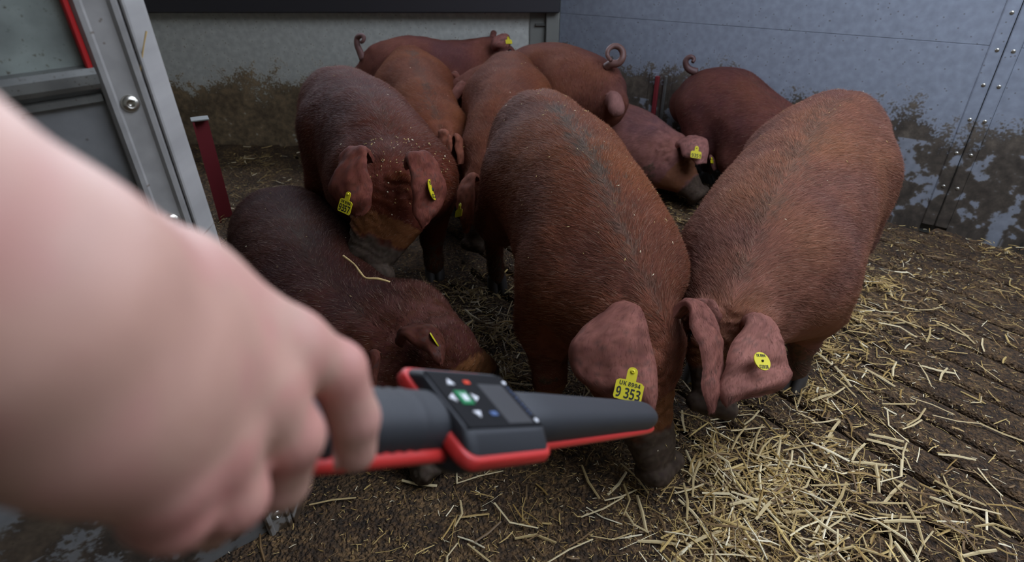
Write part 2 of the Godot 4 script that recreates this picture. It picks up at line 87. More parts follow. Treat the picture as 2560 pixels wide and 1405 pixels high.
const FINGERS := [
	[[Vector3(-0.0944, 0.9519, -0.1984), 0.0155], [Vector3(-0.0802, 0.9309, -0.2093), 0.0135], [Vector3(-0.0758, 0.9014, -0.2095), 0.0118], [Vector3(-0.0779, 0.8808, -0.2079), 0.0105]],
	[[Vector3(-0.0999, 0.947, -0.1747), 0.016], [Vector3(-0.0924, 0.9218, -0.1774), 0.0138], [Vector3(-0.1025, 0.8933, -0.1781), 0.0122], [Vector3(-0.1262, 0.8748, -0.1869), 0.011]],
	[[Vector3(-0.1067, 0.9472, -0.1482), 0.015], [Vector3(-0.1057, 0.92, -0.1485), 0.0135], [Vector3(-0.1228, 0.899, -0.156), 0.012], [Vector3(-0.1433, 0.8899, -0.1691), 0.0108]],
	[[Vector3(-0.1121, 0.9523, -0.128), 0.014], [Vector3(-0.1138, 0.9337, -0.1299), 0.0125], [Vector3(-0.1307, 0.9195, -0.1401), 0.011], [Vector3(-0.1464, 0.9137, -0.1518), 0.01]],
	[[Vector3(-0.1399, 0.9996, -0.1903), 0.019], [Vector3(-0.1395, 0.9605, -0.2289), 0.016], [Vector3(-0.1295, 0.9196, -0.2479), 0.0135], [Vector3(-0.1202, 0.8924, -0.2552), 0.0115]],
]
const LONG_STRAWS := [
	["long bent straw hanging from the snout of the pig with crumbs on its forehead", [Vector3(-0.4162, 0.4274, -1.2747), Vector3(-0.3842, 0.4199, -1.2472), Vector3(-0.3644, 0.4129, -1.22), Vector3(-0.3475, 0.4055, -1.2041), Vector3(-0.3189, 0.4039, -1.2031), Vector3(-0.2904, 0.3973, -1.1993)], 0.0032],
	["thin straw stuck to the pale edge of the grey gate", [Vector3(-0.477, 0.9974, -0.8224), Vector3(-0.4821, 0.9825, -0.8172), Vector3(-0.489, 0.9633, -0.813), Vector3(-0.495, 0.9474, -0.8117)], 0.0013],
]

var M := {}
var names := {}
var rng := RandomNumberGenerator.new()
var floor_dir := Vector3(0.58, 0, 0.815)
var floor_nrm := Vector3(0.815, 0, -0.58)
var room := PackedVector2Array([Vector2(-2.55, -3.58), Vector2(0.262, -3.58), Vector2(3.45, -1.21), Vector2(1.6, 1.35), Vector2(-2.55, 1.35)])

func _ready() -> void:
	look()
	materials()
	shell()
	gate()
	floor_and_litter()
	pigs()
	reader()
	hand()
	straw()

# ---------------------------------------------------------------- camera, sky, light, exposure
func look() -> void:
	var cam := Camera3D.new()
	cam.name = "camera"
	add_child(cam)
	cam.position = Vector3(0, 1.1, 0)
	cam.rotation.x = -deg_to_rad(30.27)
	cam.fov = rad_to_deg(2.0 * atan(702.5 / 1460.0))
	cam.near = 0.02
	cam.far = 60.0
	var at := CameraAttributesPhysical.new()
	at.frustum_focal_length = 12.0 * 1460.0 / 702.5
	at.exposure_aperture = 5.0
	at.frustum_focus_distance = 1.35
	at.frustum_near = 0.02
	at.frustum_far = 60.0
	cam.attributes = at
	cam.current = true
	var e := Environment.new()
	e.tonemap_mode = Environment.TONE_MAPPER_LINEAR
	e.tonemap_exposure = 1.0
	e.background_mode = Environment.BG_SKY
	e.sdfgi_enabled = true
	e.ssao_enabled = true
	e.ssil_enabled = true
	var sm := ProceduralSkyMaterial.new()
	sm.sky_top_color = Color(0.80, 0.84, 0.92)
	sm.sky_horizon_color = Color(0.90, 0.91, 0.93)
	sm.ground_bottom_color = Color(0.3, 0.29, 0.27)
	sm.ground_horizon_color = Color(0.6, 0.6, 0.6)
	sm.sky_energy_multiplier = 2.4
	var sky := Sky.new()
	sky.sky_material = sm
	e.sky = sky
	var w := WorldEnvironment.new()
	w.name = "environment"
	w.environment = e
	add_child(w)

# ---------------------------------------------------------------- helpers
func numbered(called: String) -> String:
	var n: int = names.get(called, 0)
	names[called] = n + 1
	return called if n == 0 else "%s_%03d" % [called, n]

func tag(o: Node, label: String, category: String, group := "", kind := "") -> void:
	if label: o.set_meta("label", label)
	if category: o.set_meta("category", category)
	if group: o.set_meta("group", group)
	if kind: o.set_meta("kind", kind)

func thing(called: String, label: String, category: String, at := Vector3.ZERO, group := "", kind := "") -> Node3D:
	var o := Node3D.new()
	o.name = numbered(called)
	add_child(o)
	o.position = at
	tag(o, label, category, group, kind)
	return o

func part(called: String, mesh: Mesh, m: Material, parent: Node, xf := Transform3D.IDENTITY) -> MeshInstance3D:
	var o := MeshInstance3D.new()
	o.name = called
	o.mesh = mesh
	if m: o.material_override = m
	o.transform = xf
	parent.add_child(o, true)
	return o

func mat(color: Color, rough := 0.6, metal := 0.0) -> StandardMaterial3D:
	var m := StandardMaterial3D.new()
	m.albedo_color = color
	m.roughness = rough
	m.metallic = metal
	return m

func lin(r: float, g: float, b: float) -> Color:
	return Color(r, g, b).linear_to_srgb()

# a box with chamfered edges, from lo to hi
func cbox(lo: Vector3, hi: Vector3, c := 0.003) -> ArrayMesh:
	var st := SurfaceTool.new()
	st.begin(Mesh.PRIMITIVE_TRIANGLES)
	add_cbox(st, lo, hi, c)
	st.generate_normals()
	return st.commit()

func add_cbox(st: SurfaceTool, lo: Vector3, hi: Vector3, c: float) -> void:
	c = minf(c, 0.45 * minf(hi.x - lo.x, minf(hi.y - lo.y, hi.z - lo.z)))
	var mid := (lo + hi) * 0.5
	var h := (hi - lo) * 0.5
	var quad := func(a: Vector3, b: Vector3, cc: Vector3, d: Vector3):
		var n := (b - a).cross(cc - a)
		var pts := [a, b, cc, a, cc, d] if n.dot((a + cc) * 0.5) < 0.0 else [a, cc, b, a, d, cc]
		var rect: float = 1.0
		for p: Vector3 in pts:
			st.set_smooth_group(-1)
			st.set_uv(Vector2((p.x + mid.x), -(p.y + mid.y)) * rect)
			st.add_vertex(p + mid)
	for ax in 3:
		var bx := (ax + 1) % 3
		var cx := (ax + 2) % 3
		for s in [-1.0, 1.0]:
			var v := []
			for q in [[-1.0, -1.0], [1.0, -1.0], [1.0, 1.0], [-1.0, 1.0]]:
				var p := Vector3.ZERO
				p[ax] = s * h[ax]
				p[bx] = q[0] * (h[bx] - c)
				p[cx] = q[1] * (h[cx] - c)
				v.append(p)
			quad.call(v[0], v[1], v[2], v[3])
		for s in [-1.0, 1.0]:
			for t in [-1.0, 1.0]:
				var v := []
				for q in [[0, -1.0], [0, 1.0], [1, 1.0], [1, -1.0]]:
					var p := Vector3.ZERO
					p[ax] = q[1] * (h[ax] - c)
					p[bx] = s * (h[bx] - (c if q[0] == 1 else 0.0))
					p[cx] = t * (h[cx] - (0.0 if q[0] == 1 else c))
					v.append(p)
				quad.call(v[0], v[1], v[2], v[3])
	for s in [-1.0, 1.0]:
		for t in [-1.0, 1.0]:
			for w in [-1.0, 1.0]:
				var a := Vector3(s * h.x, t * (h.y - c), w * (h.z - c))
				var b := Vector3(s * (h.x - c), t * h.y, w * (h.z - c))
				var d := Vector3(s * (h.x - c), t * (h.y - c), w * h.z)
				var n := (b - a).cross(d - a)
				for p: Vector3 in ([a, b, d] if n.dot(a) < 0.0 else [a, d, b]):
					st.set_smooth_group(-1)
					st.set_uv(Vector2(p.x + mid.x, -(p.y + mid.y)))
					st.add_vertex(p + mid)

# mesh from raw arrays, normals averaged over the faces
func array_mesh(v: PackedVector3Array, idx: PackedInt32Array, nrm := PackedVector3Array(), col := PackedColorArray(), uv := PackedVector2Array()) -> ArrayMesh:
	var a := []
	a.resize(Mesh.ARRAY_MAX)
	a[Mesh.ARRAY_VERTEX] = v
	if nrm.is_empty():
		nrm = smooth_normals(v, idx)
	a[Mesh.ARRAY_NORMAL] = nrm
	if not col.is_empty(): a[Mesh.ARRAY_COLOR] = col
	if not uv.is_empty(): a[Mesh.ARRAY_TEX_UV] = uv
	if not idx.is_empty(): a[Mesh.ARRAY_INDEX] = idx
	var m := ArrayMesh.new()
	m.add_surface_from_arrays(Mesh.PRIMITIVE_TRIANGLES, a)
	return m

static func smooth_normals(v: PackedVector3Array, idx: PackedInt32Array) -> PackedVector3Array:
	var n := PackedVector3Array()
	n.resize(v.size())
	for i in range(0, idx.size(), 3):
		var a := idx[i]
		var b := idx[i + 1]
		var c := idx[i + 2]
		var f := (v[c] - v[a]).cross(v[b] - v[a])
		n[a] += f
		n[b] += f
		n[c] += f
	for i in n.size():
		n[i] = n[i].normalized()
	return n

# a tube through points with radii
func tube(pts: Array, radii: Array, sides := 10, steps := 3) -> ArrayMesh:
	var P := PackedVector3Array()
	var Rr := PackedFloat32Array()
	var n := pts.size()
	for i in n - 1:
		for k in steps:
			var t := float(k) / steps
			P.append(cat(pts, i, t))
			Rr.append(lerpf(radii[i], radii[i + 1], t))
	P.append(pts[n - 1])
	Rr.append(radii[n - 1])
	var v := PackedVector3Array()
	var idx := PackedInt32Array()
	var up := Vector3.UP
	for i in P.size():
		var T := (P[mini(i + 1, P.size() - 1)] - P[maxi(i - 1, 0)]).normalized()
		if i == 0 and absf(T.dot(up)) > 0.9: up = Vector3.RIGHT
		var S := T.cross(up).normalized()
		up = S.cross(T).normalized()
		for k in sides:
			var an := TAU * k / sides
			v.append(P[i] + (S * cos(an) + up * sin(an)) * Rr[i])
	var c0 := v.size()
	v.append(P[0])
	v.append(P[P.size() - 1])
	for i in P.size() - 1:
		for k in sides:
			var a := i * sides + k
			var b := i * sides + (k + 1) % sides
			idx.append_array([a, b, a + sides, b, b + sides, a + sides])
	var last := (P.size() - 1) * sides
	for k in sides:
		idx.append_array([c0, (k + 1) % sides, k, c0 + 1, last + k, last + (k + 1) % sides])
	return array_mesh(v, idx)

static func cat(p: Array, i: int, t: float) -> Variant:
	var n := p.size()
	var a = p[maxi(i - 1, 0)]
	var b = p[i]
	var c = p[mini(i + 1, n - 1)]
	var d = p[mini(i + 2, n - 1)]
	var t2 := t * t
	var t3 := t2 * t
	return (b * 2.0 + (c - a) * t + (a * 2.0 - b * 5.0 + c * 4.0 - d) * t2 + (b * 3.0 - a - c * 3.0 + d) * t3) * 0.5

# profile (z, y pairs) extruded along x
func extrude(profile: Array, x0: float, x1: float) -> ArrayMesh:
	var st := SurfaceTool.new()
	st.begin(Mesh.PRIMITIVE_TRIANGLES)
	var n := profile.size()
	var area := 0.0
	for i in n:
		area += profile[i].x * profile[(i + 1) % n].y - profile[(i + 1) % n].x * profile[i].y
	var pr := profile.duplicate()
	if area < 0.0: pr.reverse()
	for i in n:
		var a: Vector2 = pr[i]
		var b: Vector2 = pr[(i + 1) % n]
		var q := [Vector3(x0, a.y, a.x), Vector3(x0, b.y, b.x), Vector3(x1, b.y, b.x), Vector3(x1, a.y, a.x)]
		for k in [0, 1, 2, 0, 2, 3]:
			st.set_smooth_group(-1)
			st.set_uv(Vector2(q[k].x, -q[k].y + q[k].z))
			st.add_vertex(q[k])
	var tri := Geometry2D.triangulate_polygon(PackedVector2Array(pr))
	for i in range(0, tri.size(), 3):
		for k in [0, 2, 1]:
			st.set_smooth_group(-1)
			st.add_vertex(Vector3(x1, pr[tri[i + k]].y, pr[tri[i + k]].x))
		for k in [0, 1, 2]:
			st.set_smooth_group(-1)
			st.add_vertex(Vector3(x0, pr[tri[i + k]].y, pr[tri[i + k]].x))
	st.generate_normals()
	return st.commit()

# low dome (screw or rivet head) about +z
func dome(r: float, h: float, socket := 0.0) -> ArrayMesh:
	var prof := [Vector2(r, 0), Vector2(r, h * 0.25), Vector2(r * 0.85, h * 0.65), Vector2(r * 0.55, h * 0.93), Vector2(maxf(socket, r * 0.25), h)]
	if socket > 0.0: prof.append(Vector2(socket * 0.9, h * 0.35))
	var v := PackedVector3Array()
	var idx := PackedInt32Array()
	var s := 16
	for p: Vector2 in prof:
		for k in s:
			v.append(Vector3(cos(TAU * k / s) * p.x, sin(TAU * k / s) * p.x, p.y))
	v.append(Vector3(0, 0, prof[prof.size() - 1].y))
	for i in prof.size() - 1:
		for k in s:
			var a := i * s + k
			var b := i * s + (k + 1) % s
			idx.append_array([a, a + s, b, b, a + s, b + s])
	var l := (prof.size() - 1) * s
	for k in s:
		idx.append_array([l + k, v.size() - 1, l + (k + 1) % s])
	return array_mesh(v, idx)

# ---------------------------------------------------------------- textures and materials
func noise(freq: float, octaves := 4, sd := 1, kind := FastNoiseLite.TYPE_SIMPLEX_SMOOTH) -> FastNoiseLite:
	var n := FastNoiseLite.new()
	n.noise_type = kind
	n.frequency = freq
	n.seed = sd
	n.fractal_type = FastNoiseLite.FRACTAL_FBM
	n.fractal_octaves = octaves
	return n

func bytes(n: FastNoiseLite, w: int, h: int, seam := true) -> PackedByteArray:
	var im: Image = n.get_seamless_image(w, h) if seam else n.get_image(w, h)
	im.convert(Image.FORMAT_L8)
	return im.get_data()

func tex(w: int, h: int, rgb: PackedByteArray) -> ImageTexture:
	return ImageTexture.create_from_image(Image.create_from_data(w, h, false, Image.FORMAT_RGB8, rgb))

func grey_tex(n: FastNoiseLite, w: int) -> ImageTexture:
	var im: Image = n.get_seamless_image(w, w)
	im.convert(Image.FORMAT_L8)
	return ImageTexture.create_from_image(im)

# brown trodden soil with pale chaff specks
func soil_texture() -> ImageTexture:
	var W := 768
	var a := bytes(noise(0.006, 5, 3), W, W)
	var b := bytes(noise(0.05, 3, 8), W, W)
	var c := bytes(noise(0.22, 2, 21, FastNoiseLite.TYPE_VALUE), W, W)
	var o := PackedByteArray()
	o.resize(W * W * 3)
	for i in W * W:
		var t := a[i] / 255.0
		var f := b[i] / 255.0
		var sp := c[i] / 255.0
		var k := 0.35 + 0.95 * f
		var col := Vector3(90, 66, 40).lerp(Vector3(126, 97, 61), clampf((t - 0.3) * 2.2, 0, 1)) * k
		if sp > 0.78: col = col.lerp(Vector3(178, 142, 82), minf((sp - 0.78) * 9.0, 0.85))
		elif sp < 0.2: col *= 0.72
		o[i * 3] = int(clampf(col.x, 0, 255))
		o[i * 3 + 1] = int(clampf(col.y, 0, 255))
		o[i * 3 + 2] = int(clampf(col.z, 0, 255))
	return tex(W, W, o)

# painted wall, wide metres by high metres, crusted with dung below a ragged line
func dirty_wall(wide: float, high: float, paint: Vector3, line: float, ragged: float, flake: float, dirt_a: Vector3, dirt_b: Vector3, sd: int, W := 1024) -> ImageTexture:
	var Hh := int(W * high / wide)
	var px := wide / W
	var big := bytes(noise(2.7 * px, 5, sd), W, Hh, false)
	var fine := bytes(noise(22.0 * px, 5, sd + 1), W, Hh, false)
	var patch := bytes(noise(6.0 * px, 5, sd + 2), W, Hh, false)
	var dots := bytes(noise(75.0 * px, 3, sd + 3), W, Hh, false)
	var o := PackedByteArray()
	o.resize(W * Hh * 3)
	for y in Hh:
		var h := high * (1.0 - (y + 0.5) / Hh)
		for x in W:
			var i := y * W + x
			var bg := big[i] / 255.0 - 0.5
			var fn := fine[i] / 255.0
			var pt := patch[i] / 255.0
			var dt := dots[i] / 255.0
			var edge := line + bg * ragged + (pt - 0.5) * 0.10
			var c := paint * (0.92 + 0.16 * fn)
			var crust := dirt_a.lerp(dirt_b, clampf(pt * 1.8 - 0.4, 0, 1)) * (0.62 + 0.5 * fn + 0.26 * dt)
			# crust below the ragged line, splashes thinning out above it
			var up := (h - edge) / 0.26
			var a := clampf((fn * 0.55 + dt * 0.6 - 0.62 - up * 0.95) * 4.5, 0.0, 1.0)
			a = minf(a, 0.94)
			if h < line * 0.72:
				var hole := clampf((pt + (fn - 0.5) * 0.55 - (1.0 - flake)) * 14.0, 0.0, 1.0)
				a *= 1.0 - 0.85 * hole
			c = c.lerp(crust, a)
			if dt > 0.84 and fn > 0.52: c = c.lerp(dirt_a, 0.7)
			o[i * 3] = int(clampf(c.x, 0, 255))
			o[i * 3 + 1] = int(clampf(c.y, 0, 255))
			o[i * 3 + 2] = int(clampf(c.z, 0, 255))
	return tex(W, Hh, o)

# grey metal with scuffs, rusty splashes and dark specks
func stain_texture() -> ImageTexture:
	var W := 512
	var a := bytes(noise(0.012, 5, 61), W, W)
	var b := bytes(noise(0.09, 4, 62), W, W)
	var o := PackedByteArray()
	o.resize(W * W * 3)
	for i in W * W:
		var t := a[i] / 255.0
		var f := b[i] / 255.0
		var c := Vector3(214, 214, 212) * (0.82 + 0.3 * t)
		if f > 0.76 and t > 0.5: c = c.lerp(Vector3(96, 76, 56), minf((f - 0.76) * 6.0, 0.8))
		if f < 0.16: c *= 0.85
		o[i * 3] = int(minf(c.x, 255))
		o[i * 3 + 1] = int(minf(c.y, 255))
		o[i * 3 + 2] = int(minf(c.z, 255))
	return tex(W, W, o)

func wall_mat(t: Texture2D, wide: float, high: float, rough := 0.5) -> StandardMaterial3D:
	var m := mat(Color.WHITE, rough)
	m.albedo_texture = t
	m.uv1_scale = Vector3(1.0 / wide, 1.0 / high, 1)
	m.uv1_offset = Vector3(0, 1, 0)
	m.texture_repeat = false
	return m

func materials() -> void:
	var soil := soil_texture()
	var sb := grey_tex(noise(0.10, 5, 77), 768)
	for k in ["soil", "plank"]:
		var m := mat(Color.WHITE if k == "soil" else Color(0.93, 0.92, 0.92), 0.85)
		m.albedo_texture = soil
		m.uv1_triplanar = true
		m.uv1_world_triplanar = true
		m.uv1_scale = Vector3.ONE * (1.15 if k == "soil" else 1.4)
		m.heightmap_enabled = true
		m.heightmap_texture = sb
		m.heightmap_scale = 1.6
		M[k] = m
	M.right = wall_mat(dirty_wall(4.0, 1.5, Vector3(140, 146, 156), 0.5, 0.2, 0.42, Vector3(66, 58, 49), Vector3(90, 80, 68), 5), 4.0, 1.5, 0.45)
	M.back = wall_mat(dirty_wall(2.9, 1.2, Vector3(200, 200, 190), 0.44, 0.25, 0.12, Vector3(104, 86, 62), Vector3(134, 112, 82), 40, 768), 2.9, 1.2, 0.6)
	M.gate_low = wall_mat(dirty_wall(1.6, 1.5, Vector3(116, 116, 114), 0.34, 0.6, 0.52, Vector3(58, 50, 42), Vector3(80, 68, 54), 90, 640), 1.6, 1.5, 0.5)
	M.gate_low.uv1_offset = Vector3(1, 1, 0)
	M.gate_frame = wall_mat(dirty_wall(0.5, 1.5, Vector3(150, 147, 142), 0.30, 0.9, 0.45, Vector3(72, 58, 44), Vector3(96, 78, 58), 130, 256), 0.5, 1.5, 0.4)
	var gr := grey_tex(noise(0.03, 4, 14), 512)
	var stain := stain_texture()
	M.alu = mat(Color(0.56, 0.56, 0.54), 0.42, 0.55)
	M.panel_up = mat(Color(0.62, 0.65, 0.62), 0.5, 0.1)
	for k in ["alu", "panel_up"]:
		M[k].albedo_texture = stain
		M[k].uv1_triplanar = true
		M[k].uv1_scale = Vector3(2.2, 2.2, 2.2)
	M.steel = mat(Color(0.75, 0.73, 0.68), 0.28, 0.9)
	M.grey_paint = mat(Color(0.5, 0.5, 0.47), 0.6)
	M.dark_paint = mat(Color(0.2, 0.19, 0.2), 0.6)
	M.unseen_ceiling = mat(Color(0.55, 0.55, 0.54), 0.7)
	M.red_paint = mat(Color(0.66, 0.10, 0.10), 0.45)
	M.red_old = mat(Color(0.46, 0.12, 0.14), 0.65)
	M.skin = mat(Color.WHITE, 0.68)
	M.skin.vertex_color_use_as_albedo = true
	M.skin.metallic_specular = 0.16
	M.hair = mat(Color.WHITE, 0.55)
	M.hair.vertex_color_use_as_albedo = true
	M.hair.metallic_specular = 0.13
	M.ear = M.skin.duplicate()
	M.ear.backlight_enabled = true
	M.ear.backlight = Color(0.3, 0.16, 0.13)
	M.hoof = mat(lin(0.045, 0.038, 0.032), 0.6)
	M.eye = mat(Color(0.05, 0.03, 0.02), 0.08)
	M.tag = mat(lin(0.62, 0.52, 0.012), 0.42)
	M.ink = mat(Color(0.06, 0.06, 0.03), 0.6)
	M.human = mat(Color.WHITE, 0.5)
	M.human.vertex_color_use_as_albedo = true
	M.rubber = mat(Color(0.17, 0.175, 0.185), 0.55)
	M.keypad = mat(Color(0.075, 0.075, 0.08), 0.6)
	M.keypad.metallic_specular = 0.25
	M.red_plastic = mat(lin(0.50, 0.03, 0.025), 0.4)
	M.glass = mat(Color(0.24, 0.24, 0.24), 0.35)
	M.white_key = mat(Color(0.85, 0.85, 0.85), 0.5)
	M.green_key = mat(Color(0.10, 0.48, 0.28), 0.4)
	M.orange_key = mat(Color(0.85, 0.25, 0.12), 0.4)
	M.blue_key = mat(Color(0.27, 0.36, 0.52), 0.5)
	M.straw = mat(Color.WHITE, 0.55)
	M.straw.vertex_color_use_as_albedo = true

# ---------------------------------------------------------------- the pen
func frame_along(o: Vector3, x: Vector3) -> Transform3D:
	return Transform3D(Basis(x, Vector3.UP, x.cross(Vector3.UP)), o)

func shell() -> void:
	# right wall: local x runs along it from the corner, z faces into the pen
	var w := thing("wall_right", "", "", Vector3.ZERO, "", "structure")
	w.transform = frame_along(Vector3(0.2689, 0, -3.5663), Vector3(0.80341, 0, 0.59543).normalized())
	for q in [[0.0, 1.957, -0.06, 0.748], [0.0, 1.957, 0.7495, 1.5], [2.055, 3.97, -0.06, 0.748], [2.055, 3.97, 0.7495, 1.5]]:
		part("panel", cbox(Vector3(q[0], q[2], -0.036), Vector3(q[1], q[3], 0.0), 0.0008), M.right, w)
	part("backing", cbox(Vector3(-0.05, -0.09, -0.07), Vector3(3.97, 1.5, -0.036), 0.002), M.grey_paint, w)
	for x in [1.957, 2.007]:
		var s := part("joint_strip", cbox(Vector3(x, 0.0, -0.012), Vector3(x + 0.047, 1.5, 0.007), 0.004), M.right, w)
		for y in [0.184, 0.33, 0.47, 0.606, 0.736, 0.867, 1.0, 1.13, 1.26]:
			part("rivet", dome(0.0075, 0.004), M.steel, s, Transform3D(Basis.IDENTITY, Vector3(x + 0.028, y, 0.0068)))
	part("slot_plate", cbox(Vector3(0.575, 0.0, 0.0), Vector3(0.70, 0.50, 0.004), 0.002), M.right, w)
	part("red_upright", cbox(Vector3(0.615, 0.0, 0.004), Vector3(0.637, 0.485, 0.022), 0.003), M.red_old, w)
	part("slot_edge", cbox(Vector3(0.662, 0.0, 0.004), Vector3(0.678, 0.49, 0.016), 0.003), M.alu, w)
	# back wall
	var b := thing("wall_back", "", "", Vector3.ZERO, "", "structure")
	b.position = Vector3(-2.6, 0, -3.58)
	part("panel", cbox(Vector3(0, -0.06, -0.05), Vector3(2.88, 1.2, 0.0), 0.002), M.back, b)
	part("ledge", cbox(Vector3(0.0, 0.757, 0.0), Vector3(2.86, 0.93, 0.10), 0.006), M.dark_paint, b)
	part("ledge_lip", cbox(Vector3(0.0, 0.93, 0.0), Vector3(2.86, 0.945, 0.13), 0.004), M.alu, b)
	var p := part("corner_post", cbox(Vector3(2.79, 0.0, 0.0), Vector3(2.86, 0.757, 0.05), 0.004), M.grey_paint, b)
	part("corner_plate", cbox(Vector3(2.70, 0.0, 0.0), Vector3(2.79, 0.757, 0.012), 0.003), M.grey_paint, b)
	part("latch_bar", cbox(Vector3(2.73, 0.683, 0.012), Vector3(2.79, 0.695, 0.03), 0.003), M.alu, p)
	# unseen sides closing the pen, raised to full height to cut fill light
	var l := thing("wall_left", "", "", Vector3(-2.6, 0, 0), "", "structure")
	part("panel", cbox(Vector3(0, 0, -3.63), Vector3(0.05, 2.3, 1.4), 0.002), M.grey_paint, l)
	var f := thing("wall_front", "", "", Vector3.ZERO, "", "structure")
	part("panel", cbox(Vector3(-2.6, -0.06, 1.35), Vector3(1.62, 2.3, 1.4), 0.002), M.grey_paint, f)
	var g := thing("wall_side", "", "", Vector3.ZERO, "", "structure")
	g.transform = frame_along(Vector3(1.6, 0, 1.37), Vector3(1.85, 0, -2.58).normalized())
	part("panel", cbox(Vector3(0, 0, 0.0), Vector3(3.18, 2.3, 0.05), 0.002), M.grey_paint, g)
	var c := thing("unseen_ceiling", "", "", Vector3.ZERO, "", "structure")  # unseen roof, its opening sized and placed to steer the top light
	for q in [[-2.6, 0.4, -3.9, 1.4], [0.4, 3.6, -3.9, -2.1], [0.4, 3.6, 0.4, 1.4], [2.3, 3.6, -2.1, 0.4]]:
		part("unseen_roof_sheet", cbox(Vector3(q[0], 2.3, q[2]), Vector3(q[1], 2.34, q[3]), 0.002), M.unseen_ceiling, c)

func gate() -> void:
	var g := thing("pen_gate", "grey metal gate panel with dark screwed frame and red trim beside the hand", "gate")
	g.transform = frame_along(Vector3(-0.4477, 0, -0.8567), Vector3(0.75323, 0, -0.65775).normalized()) * Transform3D(Basis(Vector3(0, 0, 1), deg_to_rad(1.6)), Vector3.ZERO)
	part("upper_sheet", cbox(Vector3(-1.6, 0.955, -0.03), Vector3(-0.084, 1.5, -0.012), 0.002), M.panel_up, g)
	part("lower_sheet", cbox(Vector3(-1.6, 0.0, -0.03), Vector3(-0.084, 0.945, -0.012), 0.002), M.gate_low, g)
	var r := part("rail", extrude([Vector2(-0.012, 0.935), Vector2(0.006, 0.938), Vector2(0.009, 0.944), Vector2(0.009, 0.956), Vector2(0.004, 0.963), Vector2(-0.012, 0.965)], -1.6, -0.088), M.alu, g)
	part("rail_lip", cbox(Vector3(-1.6, 0.918, -0.012), Vector3(-0.088, 0.93, -0.004), 0.002), M.alu, r)
	# frame: dark channel with a rolled bead each side
	var fr := part("frame", extrude_up([Vector2(-0.088, -0.03), Vector2(-0.088, 0.0), Vector2(-0.084, 0.006), Vector2(-0.078, 0.006), Vector2(-0.075, 0.003), Vector2(-0.050, 0.003), Vector2(-0.046, 0.008), Vector2(-0.040, 0.008), Vector2(-0.0365, 0.002), Vector2(-0.0365, -0.03)], 0.0, 1.5), M.gate_frame, g)
	for y in [0.06, 0.33, 0.56, 0.74, 0.913, 1.1, 1.3]:
		part("screw", dome(0.0115, 0.006, 0.0045), M.steel, fr, Transform3D(Basis.IDENTITY, Vector3(-0.0625, y, 0.0028)))
	part("edge_profile", extrude_up([Vector2(-0.036, -0.05), Vector2(-0.036, 0.006), Vector2(-0.034, 0.008), Vector2(-0.031, 0.007), Vector2(-0.017, -0.010), Vector2(-0.006, -0.024), Vector2(-0.001, -0.032), Vector2(-0.001, -0.05)], 0.0, 1.5), M.gate_frame, g)
	part("red_trim", cbox(Vector3(-0.096, 0.937, -0.014), Vector3(-0.0885, 1.5, 0.004), 0.002), M.red_paint, g)
	var rp := thing("red_upright", "short red painted steel upright standing behind the grey gate", "post", Vector3(-1.29, 0, -2.42))
	rp.rotation.y = 0.5
	part("angle_bar", extrude_up([Vector2(-0.03, -0.03), Vector2(0.03, -0.03), Vector2(0.03, -0.022), Vector2(-0.022, -0.022), Vector2(-0.022, 0.03), Vector2(-0.03, 0.03)], 0.0, 0.46), M.red_old, rp)
	part("cap_plate", cbox(Vector3(-0.034, 0.46, -0.034), Vector3(0.034, 0.466, 0.034), 0.002), M.grey_paint, rp)

# profile (x, z) extruded upwards
func extrude_up(profile: Array, y0: float, y1: float) -> ArrayMesh:
	var st := SurfaceTool.new()
	st.begin(Mesh.PRIMITIVE_TRIANGLES)
	var n := profile.size()
	var area := 0.0
	for i in n:
		area += profile[i].x * profile[(i + 1) % n].y - profile[(i + 1) % n].x * profile[i].y
	var pr := profile.duplicate()
	if area < 0.0: pr.reverse()
	for i in n:
		var a: Vector2 = pr[i]
		var b: Vector2 = pr[(i + 1) % n]
		var q := [Vector3(a.x, y0, a.y), Vector3(b.x, y0, b.y), Vector3(b.x, y1, b.y), Vector3(a.x, y1, a.y)]
		for k in [0, 1, 2, 0, 2, 3]:
			st.set_smooth_group(-1)
			st.set_uv(Vector2(q[k].x + 0.25 + q[k].z * 0.7, -q[k].y))
			st.add_vertex(q[k])
	var tri := Geometry2D.triangulate_polygon(PackedVector2Array(pr))
	for i in range(0, tri.size(), 3):
		for k in [0, 1, 2]:
			st.set_smooth_group(-1)
			st.add_vertex(Vector3(pr[tri[i + k]].x, y1, pr[tri[i + k]].y))
		for k in [0, 2, 1]:
			st.set_smooth_group(-1)
			st.add_vertex(Vector3(pr[tri[i + k]].x, y0, pr[tri[i + k]].y))
	st.generate_normals()
	return st.commit()

# how deep dung covers the planks (metres, below zero: bare planks)
var cover_noise := noise(0.9, 4, 12)
var lump_noise := noise(9.0, 4, 13)
func cover(x: float, z: float) -> float:
	var c := x * floor_nrm.x + z * floor_nrm.z
	var n := cover_noise.get_noise_2d(x, z)
	return clampf((0.9 - c) * 0.05 + n * 0.012, -0.012, 0.012) + lump_noise.get_noise_2d(x, z) * 0.006

func ground(x: float, z: float) -> float:
	return maxf(0.0, cover(x, z))

